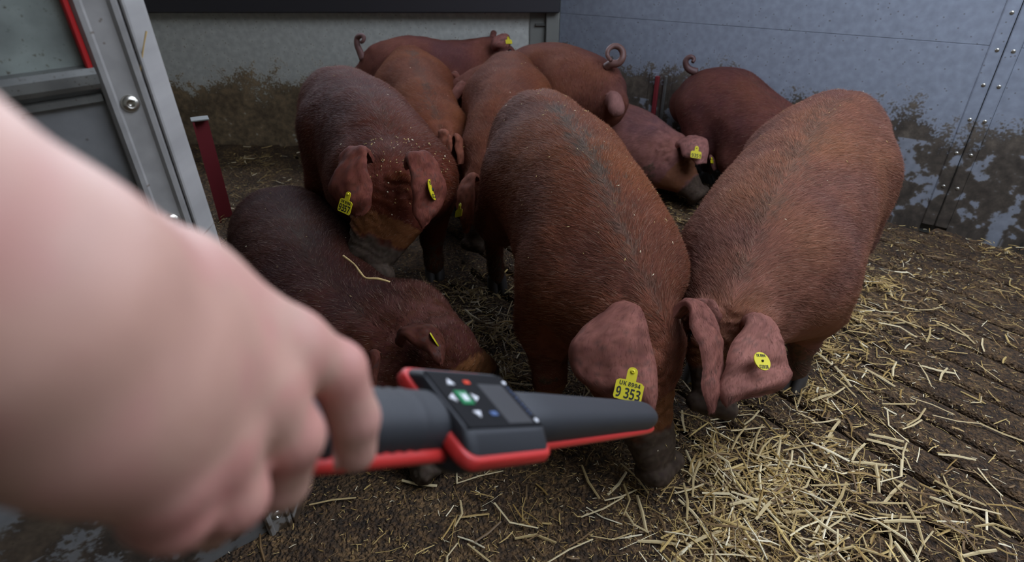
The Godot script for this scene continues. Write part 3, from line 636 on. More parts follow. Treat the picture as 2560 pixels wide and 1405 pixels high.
func floor_and_litter() -> void:
	var fl := thing("floor", "", "", Vector3.ZERO, "", "structure")
	part("sub_floor", cbox(Vector3(-2.6, -0.09, -3.7), Vector3(3.6, -0.05, 1.4), 0.002), M.plank, fl)
	var pitch := 0.1122
	for k in range(-30, 32):
		var c := 1.016 + pitch * k
		var lo := 9.0
		var hi := -9.0
		var d := floor_dir
		for off: float in [-0.05, 0.05]:
			var base := floor_nrm * (c + pitch * 0.5 + off)
			var a := 9.0
			var b := -9.0
			for i in room.size():
				var p := room[i]
				var q := room[(i + 1) % room.size()]
				var dp := Vector2(floor_nrm.x, floor_nrm.z)
				var cp := p.dot(dp) - (c + pitch * 0.5 + off)
				var cq := q.dot(dp) - (c + pitch * 0.5 + off)
				if cp * cq < 0.0:
					var hit := p.lerp(q, cp / (cp - cq))
					var t := (Vector3(hit.x, 0, hit.y) - base).dot(d)
					a = minf(a, t)
					b = maxf(b, t)
			if a > b:
				lo = 9.0
				hi = -9.0
				break
			lo = maxf(lo if lo < 8.9 else -9.0, a)
			hi = minf(hi if hi > -8.9 else 9.0, b)
		if hi - lo < 0.05: continue
		var w := pitch * 0.5 - 0.0095
		var prof := [Vector2(-w, -0.045), Vector2(-w, -0.012), Vector2(-w + 0.005, -0.004), Vector2(-w + 0.018, 0.0), Vector2(w - 0.018, 0.0), Vector2(w - 0.005, -0.004), Vector2(w, -0.012), Vector2(w, -0.045)]
		var sag := 0.0015 * sin(k * 2.3)
		var xf := Transform3D(Basis(floor_dir, Vector3.UP, floor_dir.cross(Vector3.UP)), floor_nrm * (c + pitch * 0.5) + Vector3(0, sag - 0.001, 0))
		part("plank", extrude(prof, lo, hi), M.plank, fl, xf)
	# trodden dung over the planks
	var v := PackedVector3Array()
	var idx := PackedInt32Array()
	var step := 0.02
	var nx := 280
	var nz := 230
	var at := {}
	for j in nz:
		for i in nx:
			var x := -2.5 + i * step
			var z := -3.55 + j * step
			if Geometry2D.is_point_in_polygon(Vector2(x, z), room):
				at[j * nx + i] = v.size()
				v.append(Vector3(x, cover(x, z) - 0.002, z))
	for j in nz - 1:
		for i in nx - 1:
			var k := j * nx + i
			if at.has(k) and at.has(k + 1) and at.has(k + nx) and at.has(k + nx + 1):
				var a: int = at[k]
				var b: int = at[k + 1]
				var c2: int = at[k + nx]
				var e: int = at[k + nx + 1]
				if maxf(maxf(v[a].y, v[b].y), maxf(v[c2].y, v[e].y)) > -0.006:
					idx.append_array([a, b, c2, b, e, c2])
	var so := part("trodden_dung", array_mesh(v, idx), M.soil, fl)
	so.set_meta("kind", "stuff")

# ---------------------------------------------------------------- bodies as distance fields
class Field extends RefCounted:
	var tp := PackedVector3Array()
	var ts := PackedVector3Array()
	var tu := PackedVector3Array()
	var tf := PackedVector3Array()
	var rs := PackedFloat32Array()
	var ru := PackedFloat32Array()
	var rd := PackedFloat32Array()
	var inv := PackedFloat32Array()
	var arc := PackedFloat32Array()
	var segs := 0
	var ca := PackedVector3Array()
	var cb := PackedVector3Array()
	var cr := PackedFloat32Array()
	var cq := PackedFloat32Array()
	var ck := PackedFloat32Array()
	var ci := PackedFloat32Array()
	var na := PackedVector3Array()
	var nb := PackedVector3Array()
	var nr := PackedFloat32Array()
	var nk := PackedFloat32Array()
	var h := 0.01
	var si := 0.0
	var sa := 0.0
	var sb := 0.0
	var verts := PackedVector3Array()
	var index := PackedInt32Array()
	var colors := PackedColorArray()
	var normals := PackedVector3Array()
	var hair_v := PackedVector3Array()
	var hair_n := PackedVector3Array()
	var hair_c := PackedColorArray()

	func cap(a: Vector3, b: Vector3, ra: float, rb: float, k: float) -> void:
		ca.append(a)
		cb.append(b)
		cr.append(ra)
		cq.append(rb)
		ck.append(k)
		ci.append(1.0 / maxf((b - a).length_squared(), 1e-9))

	func carve(a: Vector3, b: Vector3, r: float, k: float) -> void:
		na.append(a)
		nb.append(b)
		nr.append(r)
		nk.append(k)

	func trunk(p: Vector3, i0: int, i1: int) -> float:
		var best := 1e9
		var bi := i0
		var bt := 0.0
		for i in range(i0, i1):
			var a := tp[i]
			var e := tp[i + 1] - a
			var t := clampf((p - a).dot(e) * inv[i], 0.0, 1.0)
			var d2 := (a + e * t).distance_squared_to(p)
			if d2 < best:
				best = d2
				bi = i
				bt = t
		return ellipse(p, bi, bt, true)

	func ellipse(p: Vector3, bi: int, bt: float, keep: bool) -> float:
		var q := p - tp[bi].lerp(tp[bi + 1], bt)
		var a2 := q.dot(ts[bi].lerp(ts[bi + 1], bt))
		var b2 := q.dot(tu[bi].lerp(tu[bi + 1], bt))
		var e2 := q.dot(tf[bi].lerp(tf[bi + 1], bt))
		var ends := (bi == 0 and bt <= 0.0) or (bi == segs - 1 and bt >= 1.0)
		if not ends:
			# on the outside of a bend the section turns like a fan
			var flat := a2 * a2 + b2 * b2
			var k := sqrt((flat + e2 * e2) / maxf(flat, 1e-6))
			a2 *= k
			b2 *= k
		var ra := lerpf(rs[bi], rs[bi + 1], bt)
		var rb := lerpf(ru[bi], ru[bi + 1], bt) if b2 > 0.0 else lerpf(rd[bi], rd[bi + 1], bt)
		var x := a2 / ra
		if b2 > 0.0: rb *= 1.0 - 0.035 * exp(-x * x * 40.0)
		var y := b2 / rb
		if keep:
			si = bi + bt
			sa = x
			sb = y
		var rc := minf(ra, rb) * 0.85
		var z := e2 / rc if ends else 0.0
		var k0 := sqrt(x * x + y * y + z * z)
		if k0 < 0.02: return -minf(ra, rb)
		x /= ra
		y /= rb
		z /= rc
		return k0 * (k0 - 1.0) / sqrt(x * x + y * y + z * z)

	func capd(i: int, p: Vector3) -> float:
		var a := ca[i]
		var e := cb[i] - a
		var t := clampf((p - a).dot(e) * ci[i], 0.0, 1.0)
		return (a + e * t).distance_to(p) - lerpf(cr[i], cq[i], t)

	func value(p: Vector3, i0: int, i1: int, caps: PackedInt32Array, cuts: PackedInt32Array) -> float:
		var d := trunk(p, i0, i1) if segs > 0 else 1e3
		for c in caps:
			var e := capd(c, p)
			var k := ck[c]
			var g := k - absf(d - e)
			d = minf(d, e)
			if g > 0.0: d -= g * g * 0.25 / k
		for c in cuts:
			var a := na[c]
			var s := nb[c] - a
			var t := clampf((p - a).dot(s) / maxf(s.length_squared(), 1e-9), 0.0, 1.0)
			var e := nr[c] - (a + s * t).distance_to(p)
			if e > -0.03:
				var k := nk[c]
				var g := k - absf(d - e)
				d = maxf(d, e)
				if g > 0.0: d += g * g * 0.25 / k
		return d

	var all := PackedInt32Array()
	var cuts := PackedInt32Array()
	var lo := Vector3.ZERO
	var corners := {}
	var places := {}
	const NB := 8

	# what matters near a block of cells: the stretch of trunk, the capsules and the carvings
	func place(bx: int, by: int, bz: int) -> Array:
		var bc := lo + Vector3(bx + 0.5, by + 0.5, bz + 0.5) * h * NB
		var br := h * NB * 0.87
		var i0 := 0
		var i1 := segs
		if segs > 0:
			var ds := PackedFloat32Array()
			var best := 1e9
			for i in segs:
				var a := tp[i]
				var e := tp[i + 1] - a
				var t := clampf((bc - a).dot(e) * inv[i], 0.0, 1.0)
				var d := (a + e * t).distance_to(bc)
				ds.append(d)
				best = minf(best, d)
			i0 = segs
			i1 = 0
			for i in segs:
				if ds[i] < best + 2.0 * br + 0.004:
					i0 = mini(i0, i)
					i1 = maxi(i1, i + 1)
		var d := value(bc, i0, i1, all, cuts)
		var mine := PackedInt32Array()
		for c in all:
			if capd(c, bc) < maxf(d, -br) + 2.0 * br + ck[c]: mine.append(c)
		var mycuts := PackedInt32Array()
		for c in cuts:
			if minf(na[c].distance_to(bc), nb[c].distance_to(bc)) < 0.1 + br: mycuts.append(c)
		return [i0, i1, mine, mycuts]

	func corner(x: int, y: int, z: int) -> float:
		var k := (x << 22) | (y << 11) | z
		var got = corners.get(k)
		if got != null: return got
		var bk := ((x >> 3) << 22) | ((y >> 3) << 11) | (z >> 3)
		var pl = places.get(bk)
		if pl == null:
			pl = place(x >> 3, y >> 3, z >> 3)
			places[bk] = pl
		var v := value(lo + Vector3(x, y, z) * h, pl[0], pl[1], pl[2], pl[3])
		corners[k] = v
		return v

	# surface nets that follow the surface from one cell to the next
	func mesh_it() -> void:
		for i in ca.size(): all.append(i)
		for i in na.size(): cuts.append(i)
		lo = Vector3.ONE * 1e9
		for p in tp: lo = lo.min(p)
		for p in ca: lo = lo.min(p)
		for p in cb: lo = lo.min(p)
		lo -= Vector3.ONE * 0.35
		var p := tp[segs / 2] if segs > 0 else (ca[2] + cb[2]) * 0.5
		while value(p, 0, segs, all, cuts) < 0.0: p.y += h
		var at := Vector3i(((p - lo) / h).floor())
		var stack := [at - Vector3i(0, 1, 0), at]
		var cells := {}
		var edges := PackedInt32Array()
		while not stack.is_empty():
			var c: Vector3i = stack.pop_back()
			var x := c.x
			var y := c.y
			var z := c.z
			var k := (x << 22) | (y << 11) | z
			if cells.has(k): continue
			var v0 := corner(x, y, z)
			var v1 := corner(x + 1, y, z)
			var v2 := corner(x, y + 1, z)
			var v3 := corner(x + 1, y + 1, z)
			var v4 := corner(x, y, z + 1)
			var v5 := corner(x + 1, y, z + 1)
			var v6 := corner(x, y + 1, z + 1)
			var v7 := corner(x + 1, y + 1, z + 1)
			var b0 := v0 < 0.0
			var b1 := v1 < 0.0
			var b2 := v2 < 0.0
			var b3 := v3 < 0.0
			var b4 := v4 < 0.0
			var b5 := v5 < 0.0
			var b6 := v6 < 0.0
			var b7 := v7 < 0.0
			var m := int(b0) + int(b1) + int(b2) + int(b3) + int(b4) + int(b5) + int(b6) + int(b7)
			if m == 0 or m == 8: continue
			var s := Vector3.ZERO
			var n := 0
			if b0 != b1: s += Vector3(v0 / (v0 - v1), 0, 0); n += 1
			if b2 != b3: s += Vector3(v2 / (v2 - v3), 1, 0); n += 1
			if b4 != b5: s += Vector3(v4 / (v4 - v5), 0, 1); n += 1
			if b6 != b7: s += Vector3(v6 / (v6 - v7), 1, 1); n += 1
			if b0 != b2: s += Vector3(0, v0 / (v0 - v2), 0); n += 1
			if b1 != b3: s += Vector3(1, v1 / (v1 - v3), 0); n += 1
			if b4 != b6: s += Vector3(0, v4 / (v4 - v6), 1); n += 1
			if b5 != b7: s += Vector3(1, v5 / (v5 - v7), 1); n += 1
			if b0 != b4: s += Vector3(0, 0, v0 / (v0 - v4)); n += 1
			if b1 != b5: s += Vector3(1, 0, v1 / (v1 - v5)); n += 1
			if b2 != b6: s += Vector3(0, 1, v2 / (v2 - v6)); n += 1
			if b3 != b7: s += Vector3(1, 1, v3 / (v3 - v7)); n += 1
			cells[k] = verts.size()
			verts.append(lo + (Vector3(x, y, z) + s / n) * h)
			if b0 != b1: edges.append_array([x, y, z, 0, int(b0)])
			if b0 != b2: edges.append_array([x, y, z, 1, int(b0)])
			if b0 != b4: edges.append_array([x, y, z, 2, int(b0)])
			m = int(b0) + int(b2) + int(b4) + int(b6)
			if m > 0 and m < 4: stack.append(Vector3i(x - 1, y, z))
			m = int(b1) + int(b3) + int(b5) + int(b7)
			if m > 0 and m < 4: stack.append(Vector3i(x + 1, y, z))
			m = int(b0) + int(b1) + int(b4) + int(b5)
			if m > 0 and m < 4: stack.append(Vector3i(x, y - 1, z))
			m = int(b2) + int(b3) + int(b6) + int(b7)
			if m > 0 and m < 4: stack.append(Vector3i(x, y + 1, z))
			m = int(b0) + int(b1) + int(b2) + int(b3)
			if m > 0 and m < 4: stack.append(Vector3i(x, y, z - 1))
			m = int(b4) + int(b5) + int(b6) + int(b7)
			if m > 0 and m < 4: stack.append(Vector3i(x, y, z + 1))
		# quads round the crossed edges
		for q in edges.size() / 5:
			var x := edges[q * 5]
			var y := edges[q * 5 + 1]
			var z := edges[q * 5 + 2]
			var ax := edges[q * 5 + 3]
			var k0 := (x << 22) | (y << 11) | z
			var dx := 1 << 22
			var dy := 1 << 11
			var k1 := k0 - dy if ax == 0 else (k0 - 1 if ax == 1 else k0 - dx)
			var k2 := k0 - dy - 1 if ax == 0 else (k0 - dx - 1 if ax == 1 else k0 - dx - dy)
			var k3 := k0 - 1 if ax == 0 else (k0 - dx if ax == 1 else k0 - dy)
			if not (cells.has(k0) and cells.has(k1) and cells.has(k2) and cells.has(k3)): continue
			var a: int = cells[k0]
			var b: int = cells[k1]
			var c: int = cells[k2]
			var d: int = cells[k3]
			if edges[q * 5 + 4] == 1: index.append_array([a, c, b, a, d, c])
			else: index.append_array([a, b, c, a, c, d])
		corners.clear()
		places.clear()

# ---------------------------------------------------------------- pigs
# key: label, tone (linear), stripe 0..1, cell size, hairs
const LOOKS := {
	"A": ["large red-brown pig with grey dorsal stripe, its drooping ear under the reader tip", Vector3(0.132, 0.0430, 0.0225), 1.0, 0.007, 150000],
	"B": ["big light red-brown pig with round yellow ear tag, head down beside straw", Vector3(0.185, 0.0740, 0.0470), 0.55, 0.007, 150000],
	"C": ["dark red pig facing forward with crumbs on its forehead and tag 9357", Vector3(0.092, 0.0230, 0.0120), 0.3, 0.0065, 90000],
	"D": ["dark brown pig lying on the floor between the gate and the hand", Vector3(0.056, 0.0185, 0.0120), 0.5, 0.0085, 70000],
	"E": ["slender red pig with hanging head squeezed behind the large striped pig", Vector3(0.160, 0.0540, 0.0290), 0.1, 0.009, 30000],
	"F": ["reddish pig with dark spine seen behind the pig with tag 9357", Vector3(0.160, 0.0510, 0.0250), 0.7, 0.0095, 26000],
	"G": ["rosy pig with curled tail standing along the back wall", Vector3(0.170, 0.0610, 0.0460), 0.0, 0.0095, 16000],
	"H": ["plump pig turned away showing a ring-curled tail and pink scrotum", Vector3(0.145, 0.0530, 0.0360), 0.2, 0.0095, 24000],
	"I": ["pink-faced pig asleep with its head on the straw and a yellow tag", Vector3(0.190, 0.0790, 0.0630), 0.0, 0.0085, 20000],
	"J": ["dark brown pig with small curled tail standing near the blue-grey wall", Vector3(0.110, 0.0400, 0.0310), 0.2, 0.0095, 20000],
}
var fields := []
var keys := []
var n_big := noise(3.2, 3, 100)
var n_mid := noise(14.0, 3, 101)
var n_fine := noise(70.0, 2, 102)

func pigs() -> void:
	keys = PIGS.keys()
	for k in keys:
		fields.append(pig_field(k))
	var id := WorkerThreadPool.add_group_task(pig_work, keys.size())
	WorkerThreadPool.wait_for_group_task_completion(id)
	for i in keys.size():
		pig_parts(keys[i], fields[i])

func pig_field(k: String) -> Field:
	var d: Dictionary = PIGS[k]
	var f := Field.new()
	f.h = LOOKS[k][3]
	var C := []
	var S := []
	var Rr := []
	for t in d.trunk:
		C.append(t[0])
		S.append(t[1])
		Rr.append(Vector3(t[2], t[3], t[4]))
	var n := C.size()
	var sub := 3
	for i in n - 1:
		for j in sub:
			var t := float(j) / sub
			f.tp.append(cat(C, i, t))
			f.ts.append((cat(S, i, t) as Vector3).normalized())
			var r: Vector3 = cat(Rr, i, t)
			f.rs.append(r.x)
			f.ru.append(r.y)
			f.rd.append(r.z)
	f.tp.append(C[n - 1])
	f.ts.append(S[n - 1])
	f.rs.append(Rr[n - 1].x)
	f.ru.append(Rr[n - 1].y)
	f.rd.append(Rr[n - 1].z)
	var m := f.tp.size()
	f.segs = m - 1
	for i in m:
		var T := (f.tp[mini(i + 1, m - 1)] - f.tp[maxi(i - 1, 0)]).normalized()
		T = (T - f.ts[i] * T.dot(f.ts[i])).normalized()
		f.tf.append(T)
		f.arc.append(0.0 if i == 0 else f.arc[i - 1] + f.tp[i].distance_to(f.tp[i - 1]))
		f.tu.append(f.ts[i].cross(T))
		f.inv.append(1.0 / maxf(f.tp[mini(i + 1, m - 1)].distance_squared_to(f.tp[i]), 1e-9))
	# head: cheeks, brows, snout disc
	var e := m - 1
	var poll := e - 9
	var s := f.ts[e]
	var u := f.tu[e]
	var fw := f.tf[e]
	var tip := f.tp[e]
	var w := f.rs[e]
	for q in [-1.0, 1.0]:
		f.cap(f.tp[poll] + f.ts[poll] * q * 0.045 - f.tu[poll] * 0.03, f.tp[e - 6] + f.ts[e - 6] * q * 0.045 - f.tu[e - 6] * 0.02, 0.055, 0.042, 0.06)
		f.cap(f.tp[e - 8] + f.ts[e - 8] * q * f.rs[e - 8] * 0.55 + f.tu[e - 8] * f.ru[e - 8] * 0.72, f.tp[e - 6] + f.ts[e - 6] * q * f.rs[e - 6] * 0.6 + f.tu[e - 6] * f.ru[e - 6] * 0.62, 0.028, 0.02, 0.03)
		f.carve(f.tp[e - 6] + f.ts[e - 6] * q * f.rs[e - 6] * 0.86 + f.tu[e - 6] * f.ru[e - 6] * 0.62, f.tp[e - 6] + f.ts[e - 6] * q * f.rs[e - 6] * 0.95 + f.tu[e - 6] * f.ru[e - 6] * 0.55 + f.tf[e - 6] * 0.012, 0.011, 0.012)
	var dc := tip + fw * (w * 0.78)
	f.cap(dc + s * w * 0.62 + u * w * 0.36, dc - s * w * 0.62 + u * w * 0.36, w * 0.40, w * 0.40, 0.010)
	f.cap(dc + s * w * 0.66, dc - s * w * 0.66, w * 0.38, w * 0.38, 0.010)
	f.cap(dc + s * w * 0.46 - u * w * 0.42, dc - s * w * 0.46 - u * w * 0.42, w * 0.40, w * 0.40, 0.010)
	f.carve(dc - fw * w * 0.66 + u * w * 1.0 + s * w, dc - fw * w * 0.66 + u * w * 1.0 - s * w, 0.012, 0.012)
	for q in [-1.0, 1.0]:
		f.carve(dc + s * q * w * 0.40 + fw * w * 0.2, dc + s * q * w * 0.40 + fw * w * 0.6, w * 0.18, 0.006)
	# legs
	for ft in d.get("feet", []):
		var i: int = mini(ft[0] * sub, m - 1)
		var side: Vector3 = f.ts[i] * float(ft[1])
		var fwd := Vector3.UP.cross(f.ts[i]).normalized()
		var foot: Vector3 = ft[2]
		var c := f.tp[i]
		if ft[0] <= 3:
			var hip := c + side * f.rs[i] * 0.48
			var kn := Vector3(lerpf(c.x, foot.x, 0.6), c.y - 0.15, lerpf(c.z, foot.z, 0.6)) + side * 0.065 + fwd * 0.07
			var hock := Vector3(foot.x, 0.215, foot.z) - fwd * 0.055
			var fet := Vector3(foot.x, 0.075, foot.z) - fwd * 0.012
			f.cap(hip, kn, 0.125, 0.085, 0.07)
			f.cap(kn, hock, 0.082, 0.043, 0.03)
			f.cap(hock, fet, 0.038, 0.031, 0.02)
			f.cap(fet, foot + Vector3(0, 0.045, 0), 0.033, 0.03, 0.015)
		else:
			var sh := c + side * f.rs[i] * 0.45 - Vector3(0, 0.02, 0)
			var el := Vector3(lerpf(c.x, foot.x, 0.55), maxf(c.y - 0.13, 0.24), lerpf(c.z, foot.z, 0.55)) + side * 0.06 - fwd * 0.02
			var kn := Vector3(foot.x, 0.165, foot.z) + fwd * 0.012
			var fet := Vector3(foot.x, 0.075, foot.z)
			f.cap(sh, el, 0.105, 0.075, 0.08)
			f.cap(el, kn, 0.068, 0.043, 0.03)
			f.cap(kn, fet, 0.04, 0.031, 0.02)
			f.cap(fet, foot + Vector3(0, 0.045, 0), 0.033, 0.03, 0.015)
	for q in d.caps:
		f.cap(q[0], q[1], q[2], q[3], q[4])
	return f

func pig_work(i: int) -> void:
	var f: Field = fields[i]
	var k: String = keys[i]
	var look_: Array = LOOKS[k]
	f.mesh_it()
	var nv := f.verts.size()
	var co := relax(f, 6)
	f.normals = smooth_normals(f.verts, f.index)
	f.colors.resize(nv)
	var flow := PackedVector3Array()
	flow.resize(nv)
	var last := f.segs
	var tone: Vector3 = look_[1]
	var off := Vector3(i * 7.3, i * 3.1, i * 5.7)
	for v in nv:
		var p := f.verts[v]
		var si := co[v].x
		var a := co[v].y
		var b := co[v].z
		var j := mini(int(si), last - 1)
		var pp := p + off
		var big := n_big.get_noise_3dv(pp)
		var mid := n_mid.get_noise_3dv(pp)
		var fine := n_fine.get_noise_3dv(pp)
		# skin folds on the head
		var hd := clampf((si - (last - 9.5)) / 4.5, 0.0, 1.0)
		f.verts[v] = p + f.normals[v] * lerpf(big * 0.010 + mid * 0.0008, mid * 0.0034 + fine * 0.0012, hd)
		if b > 0.1 and hd > 0.2:
			f.verts[v] += f.normals[v] * 0.0028 * sin(si * 5.2 + mid * 7.0 + absf(a) * 2.5) * clampf(0.6 + big * 2.0, 0, 1)
		var c := tone * (1.0 + 0.20 * mid + 0.22 * fine)
		c = c.lerp(Vector3(tone.x * 1.25, tone.y * 1.25, tone.z * 0.95), clampf(big * 1.8, 0, 1) * 0.6)
		c = c.lerp(Vector3(tone.x * 0.72, tone.y * 0.85, tone.z * 1.12), clampf(-big * 1.8, 0, 1) * 0.7)
		# dusty line of hair along the spine
		if look_[2] > 0.0 and b > 0.0 and si > 4.5 and si < last - 10.5:
			var edge := absf(a) + mid * 0.16 + fine * 0.24
			var m: float = clampf((0.15 - edge) / 0.13, 0, 1) * float(look_[2]) * clampf(0.75 + big * 1.6, 0, 1)
			c = c.lerp(Vector3(0.080, 0.062, 0.046), m * 0.8)
		# bare pinkish skin behind the ears and on the jowl
		if si > last - 12.0 and si < last - 6.5:
			c = c.lerp(tone * 1.25 + Vector3(0.03, 0.015, 0.014), clampf(0.15 + mid * 1.2, 0, 0.5))
		# slate snout crusted with soil
		var sn := si - (last - (1.4 if k == "I" else 2.4)) + mid * 0.7
		if sn > 0.0:
			c = c.lerp(Vector3(0.066, 0.049, 0.035) * (1.0 + 0.5 * fine + 0.3 * mid), clampf(sn * 2.0, 0, 0.95))
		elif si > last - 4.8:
			c = c.lerp(Vector3(0.20, 0.082, 0.030), 0.6)  # orange-brown hair on the nose bridge, lightened to stand in for frontal light
		# soiled feet
		if p.y < 0.16 + mid * 0.12 and si < last - 6.0:
			c = c.lerp(Vector3(0.072, 0.052, 0.034), clampf(0.6 + fine, 0, 0.9))
		if k == "H" and f.ca.size() > 0:
			var g := f.capd(f.ca.size() - 1, p)
			if g < 0.006: c = Vector3(0.26, 0.125, 0.105)
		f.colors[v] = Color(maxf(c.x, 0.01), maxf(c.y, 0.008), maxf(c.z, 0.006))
		var n := f.normals[v]
		var t := -f.tf[j] * 0.75 - f.tu[j] * 0.55 * signf(0.3 + absf(b)) + f.ts[j] * signf(a) * 0.35 + Vector3(mid, fine, -mid) * 0.35
		flow[v] = (t - n * t.dot(n)).normalized()
	f.normals = smooth_normals(f.verts, f.index)
	hairs(f, flow, co, look_[4], i)

# evens out the mesh; the head, where the detail is, less
func relax(f: Field, times: int) -> PackedVector3Array:
	var co := PackedVector3Array()
	co.resize(f.verts.size())
	var nv := f.verts.size()
	var keep := PackedFloat32Array()
	keep.resize(nv)
	for i in nv:
		f.trunk(f.verts[i], 0, f.segs)
		co[i] = Vector3(f.si, f.sa, f.sb)
		keep[i] = 0.6 if f.si < f.segs - 7.0 else 0.12
	for t in times:
		var sum := PackedVector3Array()
		sum.resize(nv)
		var cnt := PackedInt32Array()
		cnt.resize(nv)
		for i in range(0, f.index.size(), 3):
			var a := f.index[i]
			var b := f.index[i + 1]
			var c := f.index[i + 2]
			sum[a] += f.verts[b] + f.verts[c]
			sum[b] += f.verts[c] + f.verts[a]
			sum[c] += f.verts[a] + f.verts[b]
			cnt[a] += 2
			cnt[b] += 2
			cnt[c] += 2
		for i in nv:
			if cnt[i] > 0: f.verts[i] = f.verts[i].lerp(sum[i] / cnt[i], keep[i])
	return co

func hairs(f: Field, flow: PackedVector3Array, co: PackedVector3Array, count: int, sd: int) -> void:
	var r := RandomNumberGenerator.new()
	r.seed = 500 + sd
	var nt := f.index.size() / 3
	var area := PackedFloat32Array()
	area.resize(nt)
	var sum := 0.0
	var eye := Vector3(0, 1.1, 0)
	for t in nt:
		var a := f.index[t * 3]
		var b := f.index[t * 3 + 1]
		var c := f.index[t * 3 + 2]
		var w := 0.0
		if f.normals[a].y > -0.25 and f.verts[a].y > 0.06 and co[a].x < f.segs - 2.6:
			w = (f.verts[b] - f.verts[a]).cross(f.verts[c] - f.verts[a]).length()
		sum += w
		area[t] = sum
	f.hair_v.resize(count * 3)
	f.hair_n.resize(count * 3)
	f.hair_c.resize(count * 3)
	var at := 0
	var carry := r.randf() * sum / count
	var stepw := sum / count
	for t in nt:
		while carry < area[t] and at < count:
			carry += stepw * (0.5 + r.randf())
			var a := f.index[t * 3]
			var b := f.index[t * 3 + 1]
			var c := f.index[t * 3 + 2]
			var u := r.randf()
			var v := r.randf()
			if u + v > 1.0:
				u = 1.0 - u
				v = 1.0 - v
			var p := f.verts[a] + (f.verts[b] - f.verts[a]) * u + (f.verts[c] - f.verts[a]) * v
			var n := f.normals[a]
			p += n * 0.0003
			var d := (flow[a] + Vector3(r.randf() - 0.5, r.randf() - 0.5, r.randf() - 0.5) * 0.45 + n * (0.05 + 0.11 * r.randf())).normalized()
			var s := n.cross(d).normalized()
			var len := (0.010 + 0.013 * r.randf()) * (0.45 if co[a].x > f.segs - 9.0 else 1.0)
			var wd := 0.0003 + 0.0003 * r.randf()
			var i := at * 3
			f.hair_v[i] = p - s * wd
			f.hair_v[i + 1] = p + s * wd
			f.hair_v[i + 2] = p + d * len
			var nn := (n + s * (r.randf() - 0.5) * 0.9 + d * (r.randf() - 0.6) * 0.3).normalized()
			f.hair_n[i] = nn
			f.hair_n[i + 1] = nn
			f.hair_n[i + 2] = nn
			var q := r.randf()
			var base := f.colors[a]
			var k := 0.6 + 0.75 * q
			var col := Color(base.r * k * 1.05 + 0.004 * q, base.g * k * 1.1 + 0.003 * q, base.b * k * 1.1 + 0.002 * q)
			if q > 0.9: col = col.lerp(Color(0.24, 0.165, 0.115), 0.45)
			f.hair_c[i] = col
			f.hair_c[i + 1] = col
			f.hair_c[i + 2] = col
			at += 1
	f.hair_v.resize(at * 3)
	f.hair_n.resize(at * 3)
	f.hair_c.resize(at * 3)

func pig_parts(k: String, f: Field) -> void:
	var d: Dictionary = PIGS[k]
	var base := f.tp[f.segs / 2]
	base.y = 0.0
	var o := thing("pig", LOOKS[k][0], "pig", base, "red pigs in the straw pen")
	var back := Transform3D(Basis.IDENTITY, -base)
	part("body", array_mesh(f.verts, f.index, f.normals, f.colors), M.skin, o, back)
	var hm := part("coat_hair", array_mesh(f.hair_v, PackedInt32Array(), f.hair_n, f.hair_c), M.hair, o, back)
	hm.set_meta("kind", "stuff")
	if FLECKS.has(k): flecks(k, f, o, back)
	# eyes (the sleeping pig's are shut)
	var e := f.segs - 6
	for q: float in ([] if k == "I" else [-1.0, 1.0]):
		var c := f.tp[e] + f.ts[e] * q * f.rs[e] * 0.83 + f.tu[e] * f.ru[e] * 0.57 + f.tf[e] * 0.006
		var sp := SphereMesh.new()
		sp.radius = 0.011
		sp.height = 0.022
		sp.radial_segments = 16
		sp.rings = 8
		part("eye", sp, M.eye, o, Transform3D(Basis.IDENTITY, c - base))
	# hooves: two claws each
	for ft in d.get("feet", []):
		var i: int = mini(ft[0] * 3, f.segs)
		var fwd := Vector3.UP.cross(f.ts[i]).normalized()
		part("hoof", hoof(), M.hoof, o, Transform3D(Basis(fwd, Vector3.UP, fwd.cross(Vector3.UP)), ft[2] - base))
	if d.has("tail"):
		var pts := []
		var rr := []
		var n: int = d.tail.size()
		for i in n:
			pts.append(d.tail[i] - base)
			rr.append(lerpf(0.019, 0.008, float(i) / (n - 1)))
		var tm := tube(pts, rr, 10, 4)
		var tc: Vector3 = LOOKS[k][1]
		part("tail", tm, mat(lin(tc.x * 0.9, tc.y * 1.1, tc.z * 1.2), 0.55), o)
	var en := []
	for j in d.ears.size():
		var made := ear_mesh(d.ears[j], base, k, j, f.tp[f.segs - 9] - f.tu[f.segs - 9] * 0.02)
		var en1 := part("ear", made[0], M.ear, o)
		en.append(en1)
		part("ear_hair", made[1], M.hair, en1).set_meta("kind", "stuff")
	for t in d.tags:
		make_tag(t, en[t[0]], base)

